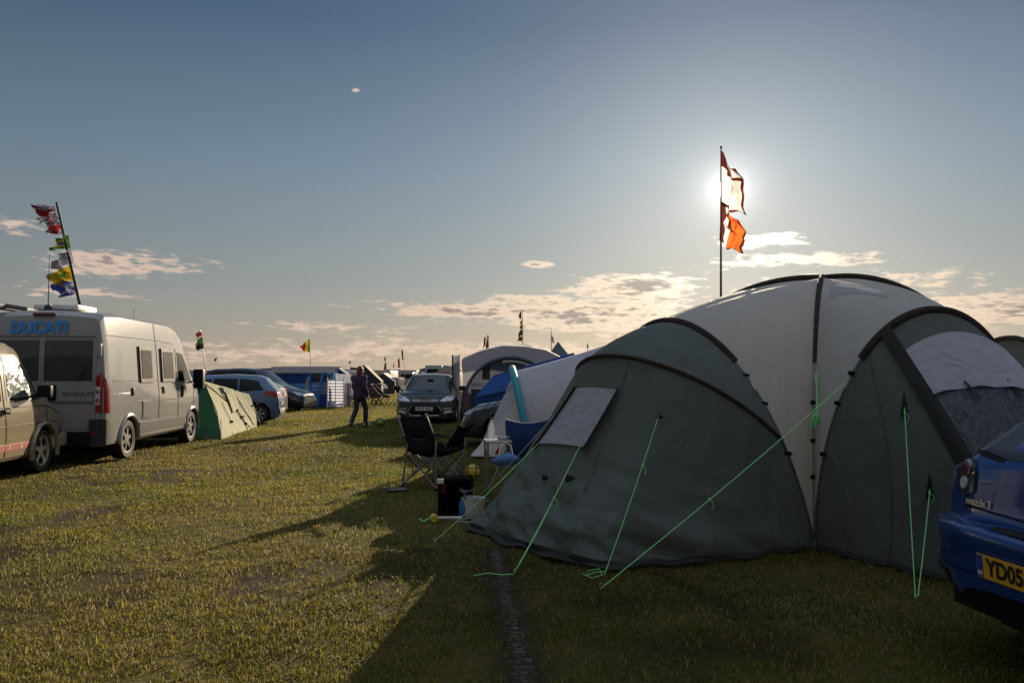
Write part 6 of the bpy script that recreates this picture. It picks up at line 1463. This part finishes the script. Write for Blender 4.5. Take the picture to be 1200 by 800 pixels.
# ------------------------------------------------------------------ grass blades
def grass():
    m, nt, N, L = nt_new('grass_blades'); out = N.new('ShaderNodeOutputMaterial'); b = N.new('ShaderNodeBsdfPrincipled'); a = N.new('ShaderNodeAttribute'); a.attribute_name = 'tint'
    tc = N.new('ShaderNodeTexCoord'); nz = N.new('ShaderNodeTexNoise'); nz.inputs['Scale'].default_value = 1.2; L.new(tc.outputs['Object'], nz.inputs['Vector'])
    mx = N.new('ShaderNodeMix'); mx.data_type = 'RGBA'; mx.blend_type = 'MULTIPLY'; mx.inputs['Factor'].default_value = .35; L.new(a.outputs['Color'], mx.inputs['A']); L.new(nz.outputs['Fac'], mx.inputs['B'])
    L.new(mx.outputs['Result'], b.inputs['Base Color']); b.inputs['Roughness'].default_value = .6; b.inputs['Specular IOR Level'].default_value = .25
    t = N.new('ShaderNodeBsdfTranslucent'); L.new(mx.outputs['Result'], t.inputs[0]); ms = N.new('ShaderNodeMixShader'); ms.inputs[0].default_value = .5; L.new(b.outputs[0], ms.inputs[1]); L.new(t.outputs[0], ms.inputs[2]); L.new(ms.outputs[0], out.inputs[0])
    NB = 950000
    # distance falls off as real density thins to what can still be seen
    u = RNG.random(NB); r0, r1 = 2.6, 62.0
    p = -.35                                            # pdf ~ r^p in r
    r = (r0 ** (p + 1) + u * (r1 ** (p + 1) - r0 ** (p + 1))) ** (1 / (p + 1))
    ang = RNG.uniform(R(-43), R(43), NB)
    x, y = r * np.sin(ang), r * np.cos(ang)
    dm = dirt_mask(x, y)
    wear = np.clip(1 - np.abs(np.abs(x + 3.3 + .06 * y + .5 * (vnoise(x * 0, y, 6., 81) - .5)) - .8) / .3, 0, 1) * vnoise(x, y, 1.2, 82)          # faint wheel tracks down the lane
    clump = vnoise(x, y, .11, 31) * .6 + vnoise(x, y, .35, 32) * .4
    keep = RNG.random(NB) > np.clip(dm * .82 + wear * .55 + np.clip(.46 - clump, 0, 1) * 2.2 * (r < 24), 0, .97)
    x, y, r, clump, dm = x[keep], y[keep], r[keep], clump[keep], dm[keep]; n = len(x)
    straw = RNG.random(n) < (.12 + .4 * np.clip(vnoise(x, y, 2.6, 41) * 1.5 - .45, 0, 1))
    h = RNG.uniform(.009, .025, n) * (.45 + clump * 1.1) * (1 + .5 * vnoise(x, y, 3.1, 55)); h = np.where(RNG.random(n) < .03, h * 1.7, h) * (1 + r / 60)
    w = RNG.uniform(.0012, .0027, n) * (1 + r / 7); w = np.where(straw, w * .75, w)
    az = RNG.uniform(0, 2 * PI, n); lean = RNG.uniform(.15, 1.2, n); lean = np.where(straw, lean * 1.3, lean)
    dx, dy = np.cos(az), np.sin(az); sx, sy = -dy, dx
    z0 = bumps(x, y) * np.clip((60 - r) / 40, 0, 1) - .014
    base = np.stack([x, y, z0], -1); side = np.stack([sx, sy, np.zeros(n)], -1) * w[:, None]
    mid = base + np.stack([dx * h * lean * .35, dy * h * lean * .35, h * .6 + .006], -1)
    tip = base + np.stack([dx * h * lean, dy * h * lean, h * np.clip(1.05 - lean * .3, .35, 1) + .006], -1)
    vs = np.stack([base - side, base + side, mid + side * .75, mid - side * .75, tip], 1).reshape(-1, 3)
    i = np.arange(n) * 5
    lq = np.stack([i, i + 1, i + 2, i + 3, i + 3, i + 2, i + 4], -1)
    me = bpy.data.meshes.new('grass'); me.vertices.add(len(vs)); me.vertices.foreach_set('co', vs.ravel().astype(np.float32))
    me.loops.add(lq.size); me.loops.foreach_set('vertex_index', lq.ravel().astype(np.int32))
    ls = np.stack([np.arange(n) * 7, np.arange(n) * 7 + 4], -1).ravel(); lt = np.tile([4, 3], n)
    me.polygons.add(2 * n); me.polygons.foreach_set('loop_start', ls.astype(np.int32)); me.polygons.foreach_set('loop_total', lt.astype(np.int32))
    me.update(calc_edges=True)
    k = RNG.random((n, 1)); big = (vnoise(x, y, 1.7, 61) * .55 + vnoise(x, y, 5.5, 62) * .45)[:, None]
    green = np.array([.12, .135, .016]) * (1 - k) + np.array([.30, .265, .035]) * k; green = green * (.45 + 1.1 * big) * np.where(vnoise(x, y, .8, 63)[:, None] > .66, np.array([.62, .8, .9]), np.array([1., 1., 1.]))
    dry = np.array([.32, .235, .065]) * (1 - k) + np.array([.48, .38, .14]) * k
    c = np.where(straw[:, None], dry, green)
    lx = np.abs(x - line_x(y)); chalk = (y < 6.9) & (lx < .085 + .05 * vnoise(x, y, .2, 71)) & (RNG.random(n) < .5)
    c = np.where(chalk[:, None], np.array([.19, .185, .185]) * (.35 + .65 * k), c)
    c4 = np.concatenate([c, np.ones((n, 1))], 1); c4 = np.repeat(c4, 5, 0)
    at = me.attributes.new('tint', 'FLOAT_COLOR', 'POINT'); at.data.foreach_set('color', c4.ravel().astype(np.float32))
    me.materials.append(m); o = bpy.data.objects.new('grass', me); COL.objects.link(o); tag(o, 'short trampled grass mixed with dry straw blades', 'grass', kind='stuff')
grass()
# worn chalk line on the turf
def chalk():
    m, nt, N, L = nt_new('worn_chalk'); out = N.new('ShaderNodeOutputMaterial'); b = N.new('ShaderNodeBsdfPrincipled'); tc = N.new('ShaderNodeTexCoord')
    n1 = N.new('ShaderNodeTexNoise'); n1.inputs['Scale'].default_value = 28; n1.inputs['Detail'].default_value = 8; n1.inputs['Roughness'].default_value = .8; L.new(tc.outputs['Object'], n1.inputs['Vector'])
    at = N.new('ShaderNodeAttribute'); at.attribute_name = 'edge'
    mu = N.new('ShaderNodeMath'); mu.operation = 'MULTIPLY_ADD'; L.new(at.outputs['Fac'], mu.inputs[0]); mu.inputs[1].default_value = .35; L.new(n1.outputs['Fac'], mu.inputs[2])
    r = N.new('ShaderNodeMapRange'); r.inputs['From Min'].default_value = .78; r.inputs['From Max'].default_value = .98; L.new(mu.outputs[0], r.inputs['Value'])
    b.inputs['Base Color'].default_value = (.13, .122, .118, 1); b.inputs['Roughness'].default_value = 1; b.inputs['Specular IOR Level'].default_value = .05
    tr = N.new('ShaderNodeBsdfTransparent'); ms = N.new('ShaderNodeMixShader'); L.new(r.outputs[0], ms.inputs[0]); L.new(tr.outputs[0], ms.inputs[1]); L.new(b.outputs[0], ms.inputs[2]); L.new(ms.outputs[0], out.inputs[0])
    ny, nx = 120, 12; ys = np.linspace(3.2, 6.85, ny); vs, e = [], []
    for y in ys:
        for i in range(nx):
            t = i / (nx - 1) * 2 - 1; x = float(line_x(y)) + t * .15; vs.append((x, y, float(bumps(np.array([x]), np.array([y]))[0]) - .008 - .012 * float(dirt_mask(np.array([x]), np.array([y]))[0]) + .006)); e.append(1 - abs(t) ** 1.5)
    fs = [(i * nx + j, i * nx + j + 1, (i + 1) * nx + j + 1, (i + 1) * nx + j) for i in range(ny - 1) for j in range(nx - 1)]
    me = bpy.data.meshes.new('chalk_line'); me.from_pydata(vs, [], fs); a = me.attributes.new('edge', 'FLOAT', 'POINT'); a.data.foreach_set('value', np.array(e, np.float32)); me.materials.append(m)
    o = bpy.data.objects.new('chalk_line', me); COL.objects.link(o); tag(o, kind='structure')
chalk()
# ------------------------------------------------------------------ sky and sun
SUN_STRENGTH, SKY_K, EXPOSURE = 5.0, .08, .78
BACK_FILL = .17  # brightness of the fill glow added behind the camera
TOP_FILL = .36  # brightness of the fill glow added overhead
def sky():
    w = bpy.data.worlds.new('World'); SC.world = w; w.use_nodes = True; nt = w.node_tree; N, L = nt.nodes, nt.links; N.clear()
    out = N.new('ShaderNodeOutputWorld'); bg = N.new('ShaderNodeBackground'); tc = N.new('ShaderNodeTexCoord'); D = tc.outputs['Generated']
    st = N.new('ShaderNodeTexSky'); st.sky_type = 'NISHITA'; st.sun_disc = False
    st.sun_elevation = math.asin(SUN.z); st.sun_rotation = math.atan2(SUN.x, SUN.y); st.air_density = 1.0; st.dust_density = .6; st.ozone_density = 1.5
    def mth(op, a, b=None, c=None, clamp=False):
        n = N.new('ShaderNodeMath'); n.operation = op; n.use_clamp = clamp
        for i, x in enumerate((a, b, c)):
            if x is None: continue
            if isinstance(x, (int, float)): n.inputs[i].default_value = x
            else: L.new(x, n.inputs[i])
        return n.outputs[0]
    def mix(f, a, b, mode='MIX'):
        x = N.new('ShaderNodeMix'); x.data_type = 'RGBA'; x.blend_type = mode
        for nm, q in (('Factor', f), ('A', a), ('B', b)):
            if isinstance(q, (int, float)): x.inputs[nm].default_value = q
            elif isinstance(q, tuple): x.inputs[nm].default_value = (*q, 1)
            else: L.new(q, x.inputs[nm])
        return x.outputs['Result']
    sx = N.new('ShaderNodeSeparateXYZ'); nv = N.new('ShaderNodeVectorMath'); nv.operation = 'NORMALIZE'; L.new(D, nv.inputs[0]); L.new(nv.outputs[0], sx.inputs[0])
    x, y, z = sx.outputs
    el = mth('MULTIPLY', mth('ARCSINE', z), 180 / PI); az = mth('MULTIPLY', mth('ARCTAN2', x, y), 180 / PI)
    dt = N.new('ShaderNodeVectorMath'); dt.operation = 'DOT_PRODUCT'; L.new(nv.outputs[0], dt.inputs[0]); dt.inputs[1].default_value = SUN
    ang = mth('MULTIPLY', mth('ARCCOSINE', mth('MINIMUM', dt.outputs['Value'], 1.0)), 180 / PI)
    def ramp(f, els, ip='EASE'):
        r = N.new('ShaderNodeValToRGB'); r.color_ramp.interpolation = ip
        while len(r.color_ramp.elements) < len(els): r.color_ramp.elements.new(.5)
        for e, (p, c) in zip(r.color_ramp.elements, els): e.position = p; e.color = (*c, 1) if isinstance(c, tuple) else (c, c, c, 1)
        L.new(f, r.inputs[0]); return r.outputs[0]
    # clear air: evening gradient with height (values are scene-linear)
    e01 = mth('DIVIDE', el, 40, clamp=True)
    air = ramp(e01, [(0, (.28, .23, .185)), (.07, (.235, .21, .18)), (.16, (.178, .192, .19)), (.36, (.108, .152, .192)), (.6, (.040, .074, .128)), (1, (.015, .035, .08))], 'LINEAR')
    far = ramp(mth('DIVIDE', ang, 70, clamp=True), [(0, 1.0), (.3, .92), (.55, .80), (1, .55)], 'LINEAR')
    air = mix(1.0, air, far, 'MULTIPLY')
    nish = mix(1.0, st.outputs[0], (SKY_K, SKY_K, SKY_K), 'MULTIPLY')
    base = mix(.06, air, nish)
    # clouds: thin evening stratocumulus in a low band, thicker under the sun and off to the west
    cv = N.new('ShaderNodeCombineXYZ'); L.new(mth('MULTIPLY', az, .21), cv.inputs[0]); L.new(mth('MULTIPLY', mth('ADD', el, mth('MULTIPLY', az, .03)), .82), cv.inputs[1]); cv.inputs[2].default_value = 4.7
    def cn(s, d, off=0.):
        n = N.new('ShaderNodeTexNoise'); n.inputs['Scale'].default_value = s; n.inputs['Detail'].default_value = d; n.inputs['Roughness'].default_value = .62; n.inputs['Distortion'].default_value = .25
        if off:
            a = N.new('ShaderNodeVectorMath'); a.operation = 'ADD'; L.new(cv.outputs[0], a.inputs[0]); a.inputs[1].default_value = (0, off, 0); L.new(a.outputs[0], n.inputs['Vector'])
        else: L.new(cv.outputs[0], n.inputs['Vector'])
        return n.outputs['Fac']
    def blob(a0, sa, e0, se, k):
        q = mth('ADD', mth('POWER', mth('ABSOLUTE', mth('DIVIDE', mth('SUBTRACT', az, a0), sa)), 2), mth('POWER', mth('ABSOLUTE', mth('DIVIDE', mth('SUBTRACT', el, e0), se)), 2))
        return mth('MULTIPLY', mth('POWER', 2.718, mth('MULTIPLY', q, -1)), k)
    cover = None
    for args in ((5, 12, 4.4, 1.9, .45), (9, 7, 6.3, 1.3, .43), (-2, 9, 4.6, .9, .42), (17.5, 4, 9.2, .7, .42), (20, 8, 7.8, .8, .36), (23, 12, 6.0, 1.2, .36), (31, 9, 4.0, 1.4, .42), (-26, 6, 7.2, 1.3, .40), (-28, 6, 5.2, .8, .34), (-33, 4, 9.0, .8, .36), (1.9, 1.5, 8.0, .4, .42), (-11.2, .45, 19.6, .2, .38), (0, 60, 1.7, 1.5, .3), (-12, 12, 3.4, 1.0, .28), (-9, 6, 5.0, .6, .25)):
        bl = blob(*args); cover = bl if cover is None else mth('MAXIMUM', cover, bl)
    nz = mth('ADD', mth('MULTIPLY', cn(1.0, 9), .48), mth('MULTIPLY', cn(3.8, 7), .57))
    dens = N.new('ShaderNodeMapRange'); dens.interpolation_type = 'SMOOTHSTEP'; dens.inputs['From Min'].default_value = .75; dens.inputs['From Max'].default_value = .88; L.new(mth('ADD', nz, cover), dens.inputs['Value'])
    thick = N.new('ShaderNodeMapRange'); thick.interpolation_type = 'SMOOTHSTEP'; thick.inputs['From Min'].default_value = .90; thick.inputs['From Max'].default_value = 1.02; L.new(mth('ADD', nz, cover), thick.inputs['Value'])
    near = ramp(mth('DIVIDE', ang, 45, clamp=True), [(0, (1.2, 1.12, .97)), (.1, (.9, .8, .64)), (.22, (.60, .48, .35)), (.5, (.45, .335, .25)), (1, (.40, .305, .25))], 'LINEAR')
    shade = (.115, .10, .098)
    cloud = mix(mth('MULTIPLY', thick.outputs[0], .8), near, shade)
    col = mix(mth('MULTIPLY', dens.outputs[0], .9), base, cloud)
    # unseen overhead glow added to the sky as fill light from above
    top_mask = N.new('ShaderNodeMapRange'); top_mask.interpolation_type = 'SMOOTHSTEP'; top_mask.inputs['From Min'].default_value = 30; top_mask.inputs['From Max'].default_value = 62; L.new(el, top_mask.inputs['Value'])
    col = mix(top_mask.outputs[0], col, (TOP_FILL * .8, TOP_FILL * .93, TOP_FILL * 1.12))
    # unseen bright patches added behind the camera to light sides facing it
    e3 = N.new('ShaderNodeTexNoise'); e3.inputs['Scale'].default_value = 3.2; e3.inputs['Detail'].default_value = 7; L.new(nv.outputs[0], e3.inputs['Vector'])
    fill_mottle = N.new('ShaderNodeMapRange'); fill_mottle.interpolation_type = 'SMOOTHSTEP'; fill_mottle.inputs['From Min'].default_value = .36; fill_mottle.inputs['From Max'].default_value = .58; L.new(e3.outputs['Fac'], fill_mottle.inputs['Value'])
    back_mask = N.new('ShaderNodeMapRange'); back_mask.interpolation_type = 'SMOOTHSTEP'; back_mask.inputs['From Min'].default_value = .05; back_mask.inputs['From Max'].default_value = -.35; L.new(y, back_mask.inputs['Value'])
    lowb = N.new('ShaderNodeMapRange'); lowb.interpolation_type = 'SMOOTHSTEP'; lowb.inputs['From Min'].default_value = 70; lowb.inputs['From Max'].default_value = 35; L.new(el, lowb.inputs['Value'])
    col = mix(mth('MULTIPLY', mth('MULTIPLY', fill_mottle.outputs[0], back_mask.outputs[0]), lowb.outputs[0]), col, (BACK_FILL * 1.0, BACK_FILL * .93, BACK_FILL * .84))
    # aureole of the sun itself in thin haze
    gl = mth('ADD', mth('MULTIPLY', mth('POWER', 2.718, mth('MULTIPLY', ang, -1.1)), .8), mth('MULTIPLY', mth('POWER', 2.718, mth('MULTIPLY', ang, -.12)), .19))
    disc = N.new('ShaderNodeMapRange'); disc.inputs['From Min'].default_value = .75; disc.inputs['From Max'].default_value = .3; disc.inputs['To Max'].default_value = 18; L.new(ang, disc.inputs['Value'])
    gl = mth('ADD', gl, disc.outputs[0])
    glc = mix(1.0, (1.0, .96, .88), gl, 'MULTIPLY')
    col = mix(1.0, col, glc, 'ADD')
    # below the horizon: dull field colour
    hz = N.new('ShaderNodeMapRange'); hz.inputs['From Min'].default_value = -1; hz.inputs['From Max'].default_value = 0; L.new(el, hz.inputs['Value'])
    col = mix(hz.outputs[0], (.06, .05, .03), col)
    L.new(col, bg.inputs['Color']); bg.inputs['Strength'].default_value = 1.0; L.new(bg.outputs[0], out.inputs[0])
    sl = bpy.data.lights.new('sun', 'SUN'); so = bpy.data.objects.new('sun', sl); COL.objects.link(so); sl.energy = SUN_STRENGTH; sl.angle = R(.53); sl.color = (1, .80, .56)
    so.rotation_euler = SUN.to_track_quat('Z', 'Y').to_euler(); so.location = SUN * 60
    w.cycles.sampling_method = 'MANUAL'; w.cycles.sample_map_resolution = 1024
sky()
vs_ = SC.view_settings; vs_.view_transform = 'Standard'; vs_.look = 'None'; vs_.gamma = 1; vs_.use_curve_mapping = False; vs_.exposure = EXPOSURE
SC.render.engine = 'CYCLES'; SC.cycles.use_denoising = True; SC.cycles.max_bounces = 6; SC.cycles.transparent_max_bounces = 8; SC.cycles.sample_clamp_indirect = 6
